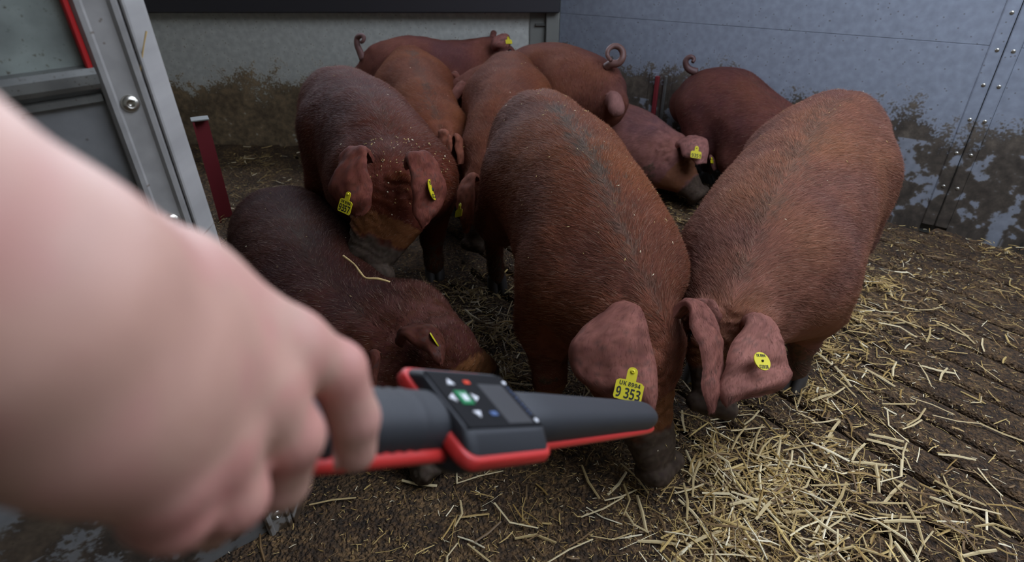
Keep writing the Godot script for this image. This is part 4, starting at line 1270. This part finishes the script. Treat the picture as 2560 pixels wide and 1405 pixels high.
# chaff and crumbs lying on a pig: how many on the back, how many about the forehead
const FLECKS := {"A": [110, 0], "B": [50, 0], "C": [30, 150], "D": [22, 0], "E": [40, 0], "F": [14, 0]}
func flecks(k: String, f: Field, o: Node3D, back: Transform3D) -> void:
	var r := RandomNumberGenerator.new()
	r.seed = 900 + k.unicode_at(0)
	var v := PackedVector3Array()
	var n := PackedVector3Array()
	var c := PackedColorArray()
	var left: Array = FLECKS[k].duplicate()
	var tries := 0
	while left[0] + left[1] > 0 and tries < 60000:
		tries += 1
		var i := r.randi() % f.verts.size()
		if f.normals[i].y < 0.35: continue
		f.trunk(f.verts[i], 0, f.segs)
		var on_head := f.si > f.segs - 13.0 and f.si < f.segs - 4.0
		if on_head and left[1] <= 0 or not on_head and left[0] <= 0: continue
		if not on_head and absf(f.sa) > 0.25 + r.randf() * 0.9: continue
		if on_head: left[1] -= 1
		else: left[0] -= 1
		var p := f.verts[i] + f.normals[i] * 0.004
		var q := f.normals[i]
		var a := q.cross(Vector3(r.randf() - 0.5, r.randf() - 0.5, r.randf() - 0.5)).normalized()
		var b := q.cross(a)
		var col := straw_color(r)
		var ln := r.randf_range(0.0015, 0.0045) if on_head else r.randf_range(0.001, 0.006)
		var w := r.randf_range(0.001, 0.0025) if on_head else r.randf_range(0.0005, 0.0012)
		var hh := w * 1.2
		var ring := [p - a * ln, p + b * w, p + a * ln, p - b * w]
		var top := p + q * hh
		for z in 4:
			var nn: Vector3 = (q + (ring[z] + ring[(z + 1) % 4] - p * 2.0).normalized()).normalized()
			for t: Vector3 in [ring[z], ring[(z + 1) % 4], top]:
				v.append(t)
				n.append(nn)
				c.append(col)
	part("chaff_flecks", array_mesh(v, PackedInt32Array(), n, c), M.straw, o, back).set_meta("kind", "stuff")

func hoof() -> ArrayMesh:
	var v := PackedVector3Array()
	var idx := PackedInt32Array()
	for s in [-1.0, 1.0]:
		var b := v.size()
		# rings: y, x back, x front, half width
		var rings := [[-0.002, -0.022, 0.048, 0.0175], [0.012, -0.024, 0.042, 0.0178], [0.034, -0.022, 0.026, 0.0168], [0.052, -0.02, 0.016, 0.014]]
		for r in rings:
			for q in 10:
				var an := TAU * q / 10.0
				var x: float = lerpf(r[1], r[2], 0.5 + 0.5 * cos(an))
				v.append(Vector3(x, r[0], s * 0.0185 + sin(an) * r[3] - s * 0.004 * cos(an)))
		for i in 3:
			for q in 10:
				var a := b + i * 10 + q
				var c := b + i * 10 + (q + 1) % 10
				idx.append_array([a, c, a + 10, c, c + 10, a + 10])
		v.append(Vector3(0.01, 0.052, s * 0.0185))
		for q in 10:
			idx.append_array([b + 30 + q, b + 30 + (q + 1) % 10, v.size() - 1])
	return array_mesh(v, idx)

# a drooping ear: rows of (left edge, right edge) from the root to the tip
func ear_mesh(rows_in: Array, base: Vector3, k: String, j: int, head: Vector3) -> Array:
	var L := []
	var R := []
	# the root runs on into the head
	var rows := rows_in.duplicate()
	var mid0: Vector3 = (rows[0][0] + rows[0][1]) * 0.5
	var half0: Vector3 = (rows[0][1] - rows[0][0]) * 0.36
	var in0 := mid0 + (head - mid0).limit_length(0.05)
	rows.push_front([in0 - half0, in0 + half0])
	for r in rows:
		L.append(r[0] - base)
		R.append(r[1] - base)
	var steps := 7
	var nv := (rows.size() - 1) * steps + 1
	var nu := 25
	var C := PackedVector3Array()
	var grid := PackedVector3Array()
	for i in nv:
		var s := mini(i / steps, rows.size() - 2)
		var t := float(i - s * steps) / steps
		var a: Vector3 = cat(L, s, t)
		var b: Vector3 = cat(R, s, t)
		for q in nu:
			grid.append(a.lerp(b, 0.5 - 0.5 * cos(PI * q / (nu - 1))))
	# bulge the leaf outwards and ruffle it
	var nrm := PackedVector3Array()
	nrm.resize(grid.size())
	for i in nv:
		for q in nu:
			var du := grid[i * nu + mini(q + 1, nu - 1)] - grid[i * nu + maxi(q - 1, 0)]
			var dv := grid[mini(i + 1, nv - 1) * nu + q] - grid[maxi(i - 1, 0) * nu + q]
			nrm[i * nu + q] = du.cross(dv).normalized()
	var toward := (Vector3(0, 1.1, 0) - base - grid[nu * (nv / 2) + nu / 2]).normalized()
	var sg := signf(nrm[nu * (nv / 2) + nu / 2].dot(toward))
	var v := PackedVector3Array()
	var col := PackedColorArray()
	var idx := PackedInt32Array()
	var tone: Vector3 = LOOKS[k][1]
	for side in [1.0, -1.0]:
		for i in nv:
			var wd := grid[i * nu].distance_to(grid[i * nu + nu - 1])
			for q in nu:
				var x := 2.0 * q / (nu - 1) - 1.0
				var g := i * nu + q
				var n := nrm[g] * sg
				var p := grid[g]
				var bend := 0.2 * wd * (1.0 - x * x) - 0.04 * wd + 0.03 * wd * sin(i * 0.45 + x * 2.0)
				var th := 0.0042 * sqrt(maxf(0.0, 1.0 - x * x)) * (1.0 if i < nv - 1 else 0.3)
				if i < 12: th *= 1.0 + 1.6 * (12 - i) / 12.0
				var ruf := n_mid.get_noise_3dv(p * 1.3 + base + Vector3(j * 3, 0, 0)) * 0.008
				v.append(p + n * (bend + ruf + side * th))
				var pp := p + base
				var m := n_mid.get_noise_3dv(pp * 1.5)
				var fi := n_fine.get_noise_3dv(pp)
				var c := Vector3(0.22, 0.098, 0.084).lerp(tone * 1.5, 0.45 if k in ["A", "B", "I", "G"] else 0.78)
				if k == "D": c = tone * 1.25
				c *= 1.0 + 0.55 * m + 0.35 * fi
				if fi * 0.8 + m * 0.8 > 0.42: c = c.lerp(Vector3(0.06, 0.042, 0.034), 0.55)
				col.append(Color(c.x, c.y, c.z))
	var half := nv * nu
	for i in nv - 1:
		for q in nu - 1:
			var a := i * nu + q
			var quad := [a, a + nu, a + 1, a + 1, a + nu, a + nu + 1]
			if sg < 0.0: quad = [a, a + 1, a + nu, a + 1, a + nu + 1, a + nu]
			for z in quad: idx.append(z)
			for z in [0, 2, 1, 3, 5, 4]: idx.append(half + quad[z])
	# close the rims
	for i in nv - 1:
		for q in [0, nu - 1]:
			var a: int = i * nu + q
			var b: int = a + nu
			var quad := [a, b, half + a, b, half + b, half + a]
			if (q == 0) == (sg < 0.0): quad = [a, half + a, b, b, half + a, half + b]
			for z in quad: idx.append(z)
	var nn := smooth_normals(v, idx)
	# short hair lying towards the tip
	var r := RandomNumberGenerator.new()
	r.seed = 70 + j + k.unicode_at(0) * 3
	var hv := PackedVector3Array()
	var hn := PackedVector3Array()
	var hc := PackedColorArray()
	for q in (3200 if k in ["A", "B", "C"] else 900):
		var i := r.randi() % (nv - 1)
		var g := i * nu + r.randi() % (nu - 1)
		var p := v[g].lerp(v[g + 1], r.randf()).lerp(v[g + nu], r.randf() * 0.9)
		var n := nn[g]
		var d := ((v[g + nu] - v[g]).normalized() + Vector3(r.randf() - 0.5, r.randf() - 0.5, r.randf() - 0.5) * 0.7 + n * 0.12).normalized()
		var sd := n.cross(d).normalized() * (0.00018 + 0.00016 * r.randf())
		p += n * 0.0004
		var c2 := col[g] * (0.7 + 0.7 * r.randf())
		for t: Vector3 in [p - sd, p + sd, p + d * (0.004 + 0.006 * r.randf())]:
			hv.append(t)
			hn.append(n)
			hc.append(c2)
	return [array_mesh(v, idx, nn, col), array_mesh(hv, PackedInt32Array(), hn, hc)]

func make_tag(t: Array, parent: Node3D, base: Vector3) -> void:
	var c: Vector3 = t[2] - base
	var x: Vector3 = (t[3] - t[2])
	var y: Vector3 = (t[4] - t[2])
	var hw := x.length()
	x = x.normalized()
	var hh := y.length()
	y = (y - x * x.dot(y)).normalized()
	var z := x.cross(y)
	var xf := Transform3D(Basis(x, y, z), c)
	var prof := []
	if t[1] == "button":
		for i in 28:
			prof.append(Vector2(cos(TAU * i / 28.0) * maxf(hw, hh), sin(TAU * i / 28.0) * maxf(hw, hh)))
	else:
		# plate below, round-headed neck above
		var w := hw
		var top := hh * 0.42
		var bot := -hh * 0.5
		var nw := hw * 0.36
		prof = [Vector2(-w, bot + 0.1 * hh), Vector2(-w * 0.9, bot), Vector2(w * 0.9, bot), Vector2(w, bot + 0.1 * hh), Vector2(w, top * 0.75), Vector2(w * 0.8, top), Vector2(nw, top * 1.05)]
		for i in 9:
			var an := PI * i / 8.0
			prof.append(Vector2(cos(an) * nw, hh * 0.86 + sin(an) * nw * 0.9))
		prof.append_array([Vector2(-nw, top * 1.05), Vector2(-w * 0.8, top), Vector2(-w, top * 0.75)])
	part("ear_tag", plate(prof, 0.0022), M.tag, parent, xf)
	var pin_y := 0.0 if t[1] == "button" else hh * 0.86
	part("tag_pin", dome(hw * 0.17, 0.003, hw * 0.06), M.ink if t[1] == "button" else M.tag, parent, xf * Transform3D(Basis.IDENTITY, Vector3(0, pin_y, 0.0011)))
	var lines := []
	var R := maxf(hw, hh)
	if t[1] == "flag":
		if t[5]: lines.append([t[5], hw * 1.72, hh * 0.5, Vector3(0, -hh * 0.17, 0.0012)])
		if t[6]: lines.append([t[6], hw * 1.5, hh * 0.2, Vector3(0, hh * 0.26, 0.0012)])
	else:
		if t[5]: lines.append([t[5], R * 1.15, R * 0.4, Vector3(0, -R * 0.62, 0.0012)])
		if t[6]: lines.append([t[6], R * 1.15, R * 0.34, Vector3(0, R * 0.6, 0.0012)])
	for l in lines:
		part("tag_print", word(l[0], l[1], l[2]), M.ink, parent, xf * Transform3D(Basis.IDENTITY, l[3]))

func word(text: String, wide: float, high: float) -> Mesh:
	var m := TextMesh.new()
	m.text = text
	var sf := SystemFont.new()
	sf.font_names = PackedStringArray(["Droid Sans"])
	sf.font_weight = 700
	m.font = sf
	m.font_size = 32
	m.pixel_size = 0.01
	m.depth = 0.02
	var st := SurfaceTool.new()
	var bb := m.get_aabb()
	var s := Vector3(wide / bb.size.x, high / bb.size.y, 0.03)
	st.append_from(m, 0, Transform3D(Basis.from_scale(s), -bb.get_center() * s))
	return st.commit()

# flat outline with thickness, about its middle plane
func plate(prof: Array, th: float) -> ArrayMesh:
	var st := SurfaceTool.new()
	st.begin(Mesh.PRIMITIVE_TRIANGLES)
	var n := prof.size()
	var area := 0.0
	for i in n:
		area += prof[i].x * prof[(i + 1) % n].y - prof[(i + 1) % n].x * prof[i].y
	if area < 0.0: prof.reverse()
	var h := th * 0.5
	for i in n:
		var a: Vector2 = prof[i]
		var b: Vector2 = prof[(i + 1) % n]
		var q := [Vector3(a.x, a.y, -h), Vector3(b.x, b.y, -h), Vector3(b.x, b.y, h), Vector3(a.x, a.y, h)]
		for k in [0, 2, 1, 0, 3, 2]:
			st.set_smooth_group(-1)
			st.add_vertex(q[k])
	var tri := Geometry2D.triangulate_polygon(PackedVector2Array(prof))
	for i in range(0, tri.size(), 3):
		var a: Vector2 = prof[tri[i]]
		var b: Vector2 = prof[tri[i + 1]]
		var c: Vector2 = prof[tri[i + 2]]
		if (b - a).cross(c - a) > 0.0:
			var s := b
			b = c
			c = s
		for p: Vector2 in [a, b, c]:
			st.set_smooth_group(-1)
			st.add_vertex(Vector3(p.x, p.y, h))
		for p: Vector2 in [a, c, b]:
			st.set_smooth_group(-1)
			st.add_vertex(Vector3(p.x, p.y, -h))
	st.generate_normals()
	return st.commit()

# ---------------------------------------------------------------- the tag reader
# local x runs to the tip, y out of the keypad, z to the near side
func reader() -> void:
	var o := thing("tag_reader", "black handheld ear tag reader with red bumper strips and keypad held over the pigs", "scanner")
	var x := Vector3(0.557, -0.5625, -0.6107).normalized()
	var y := Vector3(0.568, 0.7949, -0.2142)
	y = (y - x * x.dot(y)).normalized()
	o.transform = Transform3D(Basis(x, y, x.cross(y)), Vector3(-0.0037, 0.7571, -0.3595))
	# wand
	part("wand", loft([[-0.01, 0.020, 0.024, 0.0], [0.05, 0.0195, 0.0235, 0.0], [0.2, 0.0175, 0.020, 0.0], [0.285, 0.0165, 0.0185, 0.0], [0.305, 0.0150, 0.0165, 0.0], [0.316, 0.0105, 0.0115, 0.0], [0.319, 0.004, 0.0045, 0.0]], 28, 2.6), M.rubber, o)
	# grip with rings
	var g := []
	for i in 51:
		var xx := -0.335 + i * 0.005
		var rib := 0.0007 * (1.0 if i % 2 == 0 else -1.0) if xx > -0.30 and xx < -0.125 else 0.0
		var end: float = 1.0 if i > 2 else [0.35, 0.78, 0.94][i]
		g.append([xx, (0.0205 + rib) * end, (0.0225 + rib) * end, -0.001])
	part("grip", loft(g, 28, 2.4), M.rubber, o)
	# red strips along both sides
	for s in [-1.0, 1.0]:
		part("red_strip", tube([Vector3(-0.33, -0.008, s * 0.0205), Vector3(-0.2, -0.008, s * 0.0218), Vector3(-0.092, -0.008, s * 0.0225)], [0.0052, 0.0055, 0.0055], 12, 3), M.red_plastic, o)
		part("red_strip", tube([Vector3(0.0, -0.010, s * 0.0225), Vector3(0.1, -0.0095, s * 0.0208), Vector3(0.25, -0.0085, s * 0.0178), Vector3(0.305, -0.008, s * 0.0150), Vector3(0.3165, -0.007, s * 0.0095)], [0.0048, 0.0046, 0.0042, 0.0042, 0.0040], 12, 3), M.red_plastic, o)
	# head: tapered block, keypad plate on its face
	part("head", head_block([[0.021, -0.098, -0.001, 0.0305], [0.0198, -0.0995, 0.001, 0.033], [0.012, -0.099, 0.004, 0.0425], [0.006, -0.098, 0.005, 0.045], [-0.010, -0.096, 0.003, 0.040], [-0.020, -0.092, -0.002, 0.030]], 0.010), M.rubber, o)
	part("bumper", head_block([[0.0105, -0.0995, 0.0055, 0.0452], [0.0088, -0.1015, 0.0072, 0.0475], [0.0028, -0.1022, 0.0078, 0.0482], [-0.0002, -0.1005, 0.0062, 0.0462]], 0.012), M.red_plastic, o)
	var kp := part("keypad", cbox(Vector3(-0.0975, 0.0205, -0.029), Vector3(-0.003, 0.0222, 0.029), 0.0008), M.keypad, o)
	for q in [[-0.080, -0.0165, "white", 0.0], [-0.0905, 0.000, "white", PI / 2], [-0.064, -0.0005, "white", -PI / 2], [-0.076, 0.016, "white", PI]]:
		var ar := part("arrow_key", plate([Vector2(-0.004, -0.0025), Vector2(0.004, -0.0025), Vector2(0.0, 0.0035)], 0.0012), M.white_key, kp)
		ar.transform = Transform3D(Basis(Vector3.RIGHT, -PI / 2) * Basis(Vector3(0, 0, 1), q[3]), Vector3(q[0], 0.0225, q[1]))
	part("red_key", cbox(Vector3(-0.0625, 0.0222, -0.0195), Vector3(-0.0555, 0.0230, -0.0155), 0.0004), M.orange_key, kp)
	part("read_key", cbox(Vector3(-0.084, 0.0222, -0.0075), Vector3(-0.0705, 0.0232, 0.0065), 0.0005), M.green_key, kp)
	part("key_mark", plate([Vector2(-0.003, -0.004), Vector2(0.003, -0.004), Vector2(0.003, 0.004), Vector2(0, 0.0015), Vector2(-0.003, 0.004)], 0.0006), M.white_key, kp, Transform3D(Basis(Vector3.RIGHT, -PI / 2), Vector3(-0.077, 0.0233, -0.0005)))
	part("blue_key", cbox(Vector3(-0.061, 0.0222, 0.0135), Vector3(-0.053, 0.0230, 0.018), 0.0004), M.blue_key, kp)
	part("display", cbox(Vector3(-0.0475, 0.0220, -0.0165), Vector3(-0.0145, 0.0227, 0.026), 0.0004), M.glass, kp)
	for z in [-0.0195, 0.0235]:
		part("indicator", dome(0.0022, 0.0012), M.white_key, kp, Transform3D(Basis(Vector3.RIGHT, -PI / 2), Vector3(-0.0075, 0.0222, z)))
	for i in 9:
		part("printed_mark", cbox(Vector3(-0.0083, 0.0222, -0.0142 + i * 0.0037), Vector3(-0.0068, 0.0224, -0.0127 + i * 0.0037 + 0.0005 * (i % 2)), 0.0001), M.blue_key, kp)

# elliptic rings [x, half height, half width, y offset]; the power squares them off
func loft(rings: Array, sides: int, power: float) -> ArrayMesh:
	var v := PackedVector3Array()
	var idx := PackedInt32Array()
	for r in rings:
		for k in sides:
			var a := TAU * k / sides
			var c := cos(a)
			var s := sin(a)
			v.append(Vector3(r[0], r[3] + signf(s) * pow(absf(s), 2.0 / power) * r[1], signf(c) * pow(absf(c), 2.0 / power) * r[2]))
	var n := rings.size()
	for i in n - 1:
		for k in sides:
			var a := i * sides + k
			var b := i * sides + (k + 1) % sides
			idx.append_array([a, b, a + sides, b, b + sides, a + sides])
	v.append(Vector3(rings[0][0], rings[0][3], 0))
	v.append(Vector3(rings[n - 1][0], rings[n - 1][3], 0))
	for k in sides:
		idx.append_array([v.size() - 2, (k + 1) % sides, k, v.size() - 1, (n - 1) * sides + k, (n - 1) * sides + (k + 1) % sides])
	return array_mesh(v, idx)

# stacked rounded rectangles [y, x0, x1, half z]
func head_block(levels: Array, corner: float) -> ArrayMesh:
	var v := PackedVector3Array()
	var idx := PackedInt32Array()
	var per := 24
	for l in levels:
		var cs := [Vector2(l[2] - corner, l[3] - corner), Vector2(l[1] + corner, l[3] - corner), Vector2(l[1] + corner, -l[3] + corner), Vector2(l[2] - corner, -l[3] + corner)]
		for q in 4:
			for k in 6:
				var a := PI / 2 * q + PI / 2 * k / 5.0
				v.append(Vector3(cs[q].x + cos(a) * corner, l[0], cs[q].y + sin(a) * corner))
	var n := levels.size()
	for i in n - 1:
		for k in per:
			var a := i * per + k
			var b := i * per + (k + 1) % per
			idx.append_array([a, a + per, b, b, a + per, b + per])
	for e in [0, n - 1]:
		v.append(Vector3((levels[e][1] + levels[e][2]) * 0.5, levels[e][0], 0))
		for k in per:
			var a: int = e * per + k
			var b: int = e * per + (k + 1) % per
			idx.append_array([v.size() - 1, a, b] if e == 0 else [v.size() - 1, b, a])
	return array_mesh(v, idx)

# ---------------------------------------------------------------- the hand
func hand() -> void:
	var f := Field.new()
	f.h = 0.0028
	for c in ARM:
		for i in c.size() - 1:
			f.cap(c[i][0], c[i + 1][0], c[i][1], c[i + 1][1], 0.014)
	for c in FINGERS:
		for i in c.size() - 1:
			f.cap(c[i][0], c[i + 1][0], c[i][1], c[i + 1][1], 0.004 if i > 0 else 0.007)
	f.mesh_it()
	f.colors.resize(f.verts.size())
	var n1 := noise(28.0, 3, 300)
	var knuckles := []
	for c in FINGERS:
		knuckles.append(c[0][0])
		knuckles.append(c[1][0])
	for i in f.verts.size():
		var p := f.verts[i]
		var c := Vector3(0.50, 0.285, 0.215) * (1.0 + 0.10 * n1.get_noise_3dv(p))
		c = c.lerp(Vector3(0.50, 0.24, 0.20), clampf(n1.get_noise_3dv(p * 0.7 + Vector3(5, 0, 0)) * 1.6, 0, 0.6))
		for k: Vector3 in knuckles:
			var d := p.distance_to(k) + 0.006 * n1.get_noise_3dv(p * 2.0)
			if d < 0.021: c = c.lerp(Vector3(0.50, 0.19, 0.165), clampf((0.021 - d) / 0.012, 0, 0.5))
		f.colors[i] = Color(c.x, c.y, c.z)
	var base := Vector3(-0.35, 0.86, -0.1)
	var o := thing("person", "bare hand and forearm of a person gripping the black tag reader", "person", base)
	part("hand", array_mesh(f.verts, f.index, PackedVector3Array(), f.colors), M.human, o, Transform3D(Basis.IDENTITY, -base))
	# finger nails
	var nail := mat(lin(0.52, 0.27, 0.22), 0.3)
	for j in FINGERS.size():
		var c: Array = FINGERS[j]
		var a: Vector3 = c[2][0]
		var b: Vector3 = c[3][0]
		var ax := (b - a).normalized()
		var palm: Vector3 = (c[1][0] - (a + b) * 0.5)
		var out: Vector3 = (palm - ax * palm.dot(ax)).normalized()
		var r: float = c[3][1]
		var xf := Transform3D(Basis(out.cross(ax), ax, out).orthonormalized(), b + out * r * 0.86 - base)
		var pr := []
		for i in 14:
			pr.append(Vector2(cos(TAU * i / 14.0) * r * 0.62, sin(TAU * i / 14.0) * r * 0.85))
		part("nail", plate(pr, r * 0.32), nail, o, xf)

# ---------------------------------------------------------------- straw
func strand(v: PackedVector3Array, nn: PackedVector3Array, cc: PackedColorArray, pos: Vector3, ang: float, tilt: float, len: float, wd: float, col: Color, kink: float, r: RandomNumberGenerator) -> void:
	var d := Vector3(cos(ang), 0, sin(ang))
	var s := Vector3(-sin(ang), 0, cos(ang))
	var roll := (r.randf() - 0.5) * 1.2
	var n0 := (Vector3.UP * cos(roll) + s * sin(roll)).normalized()
	s = d.cross(n0).normalized()
	var prev := []
	var p := pos - d * len * 0.5
	var dir := (d + Vector3.UP * tilt).normalized()
	for i in 3:
		var w := wd * (1.0 if i == 1 else 0.8)
		var ring := [p - s * w, p + n0 * w * 0.55, p + s * w, p - n0 * w * 0.1]
		if i > 0:
			for q in 4:
				var a: Vector3 = prev[q]
				var b: Vector3 = prev[(q + 1) % 4]
				var e: Vector3 = ring[(q + 1) % 4]
				var g: Vector3 = ring[q]
				var n := (b - a).cross(g - a).normalized()
				if n.dot(a - (p - dir * 0.001)) < 0.0: n = -n
				for z: Vector3 in [a, e, b, a, g, e]:
					v.append(z)
					nn.append(n)
					cc.append(col)
		prev = ring
		if i == 1:
			dir = (dir.rotated(Vector3.UP, kink) - Vector3.UP * tilt * 1.4).normalized()
			s = dir.cross(n0).normalized()
		p += dir * len * 0.5

func straw_color(r: RandomNumberGenerator) -> Color:
	var q := r.randf()
	var c := Vector3(0.27, 0.165, 0.045).lerp(Vector3(0.62, 0.45, 0.165), q * q)
	if r.randf() < 0.3: c = Vector3(0.17, 0.10, 0.04)
	if r.randf() < 0.09: c = Vector3(0.72, 0.62, 0.40)
	c *= 1.0 + 0.35 * r.randf()
	return Color(c.x, c.y, c.z)

func straw() -> void:
	rng.seed = 41
	# heaps: x, z, radius, strands, strand length
	var heaps := [[0.50, -1.02, 0.20, 420, 0.075], [0.62, -0.92, 0.22, 520, 0.085], [0.47, -0.80, 0.20, 420, 0.085], [0.34, -0.74, 0.14, 110, 0.07], [0.78, -1.02, 0.26, 300, 0.075], [0.85, -1.25, 0.25, 380, 0.06],
		[1.15, -1.62, 0.30, 700, 0.055], [1.35, -1.85, 0.35, 700, 0.05], [0.98, -1.45, 0.20, 340, 0.055], [0.62, -0.72, 0.25, 300, 0.085], [0.95, -0.80, 0.3, 240, 0.08],
		[-0.03, -1.32, 0.16, 480, 0.05], [-0.06, -1.55, 0.20, 620, 0.05], [-0.15, -1.78, 0.2, 420, 0.05], [0.06, -1.15, 0.14, 300, 0.05], [0.40, -1.45, 0.15, 160, 0.05], [0.55, -2.25, 0.3, 420, 0.05], [0.7, -2.45, 0.25, 300, 0.05],
		[-1.5, -3.2, 0.5, 420, 0.06], [-1.2, -2.7, 0.4, 300, 0.06], [-0.95, -2.45, 0.3, 260, 0.06], [1.75, -1.6, 0.4, 260, 0.06], [2.0, -2.1, 0.3, 200, 0.05], [0.0, -0.85, 0.25, 90, 0.06], [-0.2, -0.72, 0.25, 60, 0.06]]
	var inner: PackedVector2Array = Geometry2D.offset_polygon(room, -0.07)[0]
	var v := PackedVector3Array()
	var n := PackedVector3Array()
	var c := PackedColorArray()
	var lay := func(x: float, z: float, len: float, wd: float, lift: float, col: Color):
		if not Geometry2D.is_point_in_polygon(Vector2(x, z), inner): return
		strand(v, n, c, Vector3(x, ground(x, z) + 0.002 + wd * 0.4 + lift, z), rng.randf() * TAU, (rng.randf() - 0.5) * 0.24, len, wd, col, (rng.randf() - 0.5) * (0.5 if rng.randf() < 0.75 else 2.2), rng)
	for h in heaps:
		for i in int(h[3] * 0.55):
			var a := rng.randf() * TAU
			var q: float = h[2] * absf(rng.randfn(0.0, 0.62))
			var fall := exp(-pow(q / h[2], 2.0) * 1.5)
			lay.call(h[0] + cos(a) * q, h[1] + sin(a) * q, h[4] * (0.25 + 1.0 * rng.randf()), 0.0004 + 0.0028 * pow(rng.randf(), 1.8), rng.randf() * 0.018 * fall, straw_color(rng))
	for i in 1300:
		lay.call(rng.randf_range(-2.2, 2.9), rng.randf_range(-3.4, -0.45), rng.randf_range(0.015, 0.05), 0.0006 + 0.0011 * rng.randf(), 0.0, straw_color(rng))
	# fine chaff
	for i in 24000:
		var x := rng.randf_range(-1.9, 2.4)
		var z := rng.randf_range(-3.2, -0.5)
		if rng.randf() < 0.65:
			var h: Array = heaps[rng.randi() % heaps.size()]
			x = h[0] + rng.randfn(0, h[2] * 0.9)
			z = h[1] + rng.randfn(0, h[2] * 0.9)
		lay.call(x, z, rng.randf_range(0.004, 0.016), rng.randf_range(0.0004, 0.0011), 0.0, straw_color(rng))
	var o := thing("straw_litter", "loose golden straw and chaff strewn over the dung-covered floor", "straw", Vector3.ZERO, "", "stuff")
	part("strewn_straw", array_mesh(v, PackedInt32Array(), n, c), M.straw, o).set_meta("kind", "stuff")
	# the long stalks one can pick out
	var kinds := []
	var looks := []
	for i in 14:
		var v2 := PackedVector3Array()
		var n2 := PackedVector3Array()
		var c2 := PackedColorArray()
		var q := rng.randf()
		var slen := 0.05 + 0.085 * rng.randf()
		var kink := (rng.randf() - 0.5) * 0.5 if i % 3 else (0.5 + 0.6 * rng.randf()) * (1.0 if i % 2 else -1.0)
		looks.append("%s %s %s straw stalk lying loose on the pen floor" % ["long" if slen > 0.092 else "short", "sharply bent" if absf(kink) > 0.4 else "straight", "pale yellow" if q > 0.6 else "golden brown"])
		var col := Vector3(0.44, 0.31, 0.12).lerp(Vector3(0.80, 0.66, 0.38), q)
		strand(v2, n2, c2, Vector3.ZERO, 0.0, (rng.randf() - 0.5) * 0.06, slen, 0.0021 + 0.0019 * rng.randf(), Color(col.x, col.y, col.z), kink, rng)
		kinds.append(array_mesh(v2, PackedInt32Array(), n2, c2))
	var near := [[0.50, -0.98, 0.16], [0.62, -0.90, 0.2], [0.47, -0.80, 0.2], [0.80, -0.95, 0.24], [0.62, -0.72, 0.22], [0.95, -0.82, 0.25], [0.85, -1.22, 0.22], [0.58, -0.95, 0.25], [0.7, -0.8, 0.22], [0.0, -0.82, 0.3], [1.05, -1.1, 0.3], [1.2, -1.6, 0.25], [-0.03, -1.35, 0.14], [-0.05, -1.6, 0.16]]
	for q in LONG_STRAWS:
		var rr := []
		for i in q[1].size(): rr.append(q[2] * (1.0 if i % 2 == 0 else 0.7))
		var one := part(numbered("straw_stalk"), tube(q[1], rr, 6, 3), mat(lin(0.50, 0.34, 0.13), 0.55), self)
		tag(one, q[0], "straw")
	var made := 0
	while made < 280:
		var h: Array = near[made % near.size()]
		var x: float = h[0] + rng.randfn(0, h[2] * 0.75)
		var z: float = h[1] + rng.randfn(0, h[2] * 0.75)
		if not Geometry2D.is_point_in_polygon(Vector2(x, z), room): continue
		var s := MeshInstance3D.new()
		s.name = numbered("straw_stalk")
		var which := rng.randi() % kinds.size()
		s.mesh = kinds[which]
		s.material_override = M.straw
		add_child(s)
		s.position = Vector3(x, ground(x, z) + 0.005 + rng.randf() * 0.012, z)
		s.rotation.y = rng.randf() * TAU
		tag(s, looks[which], "straw", looks[which].replace("stalk", "stalks"))
		made += 1
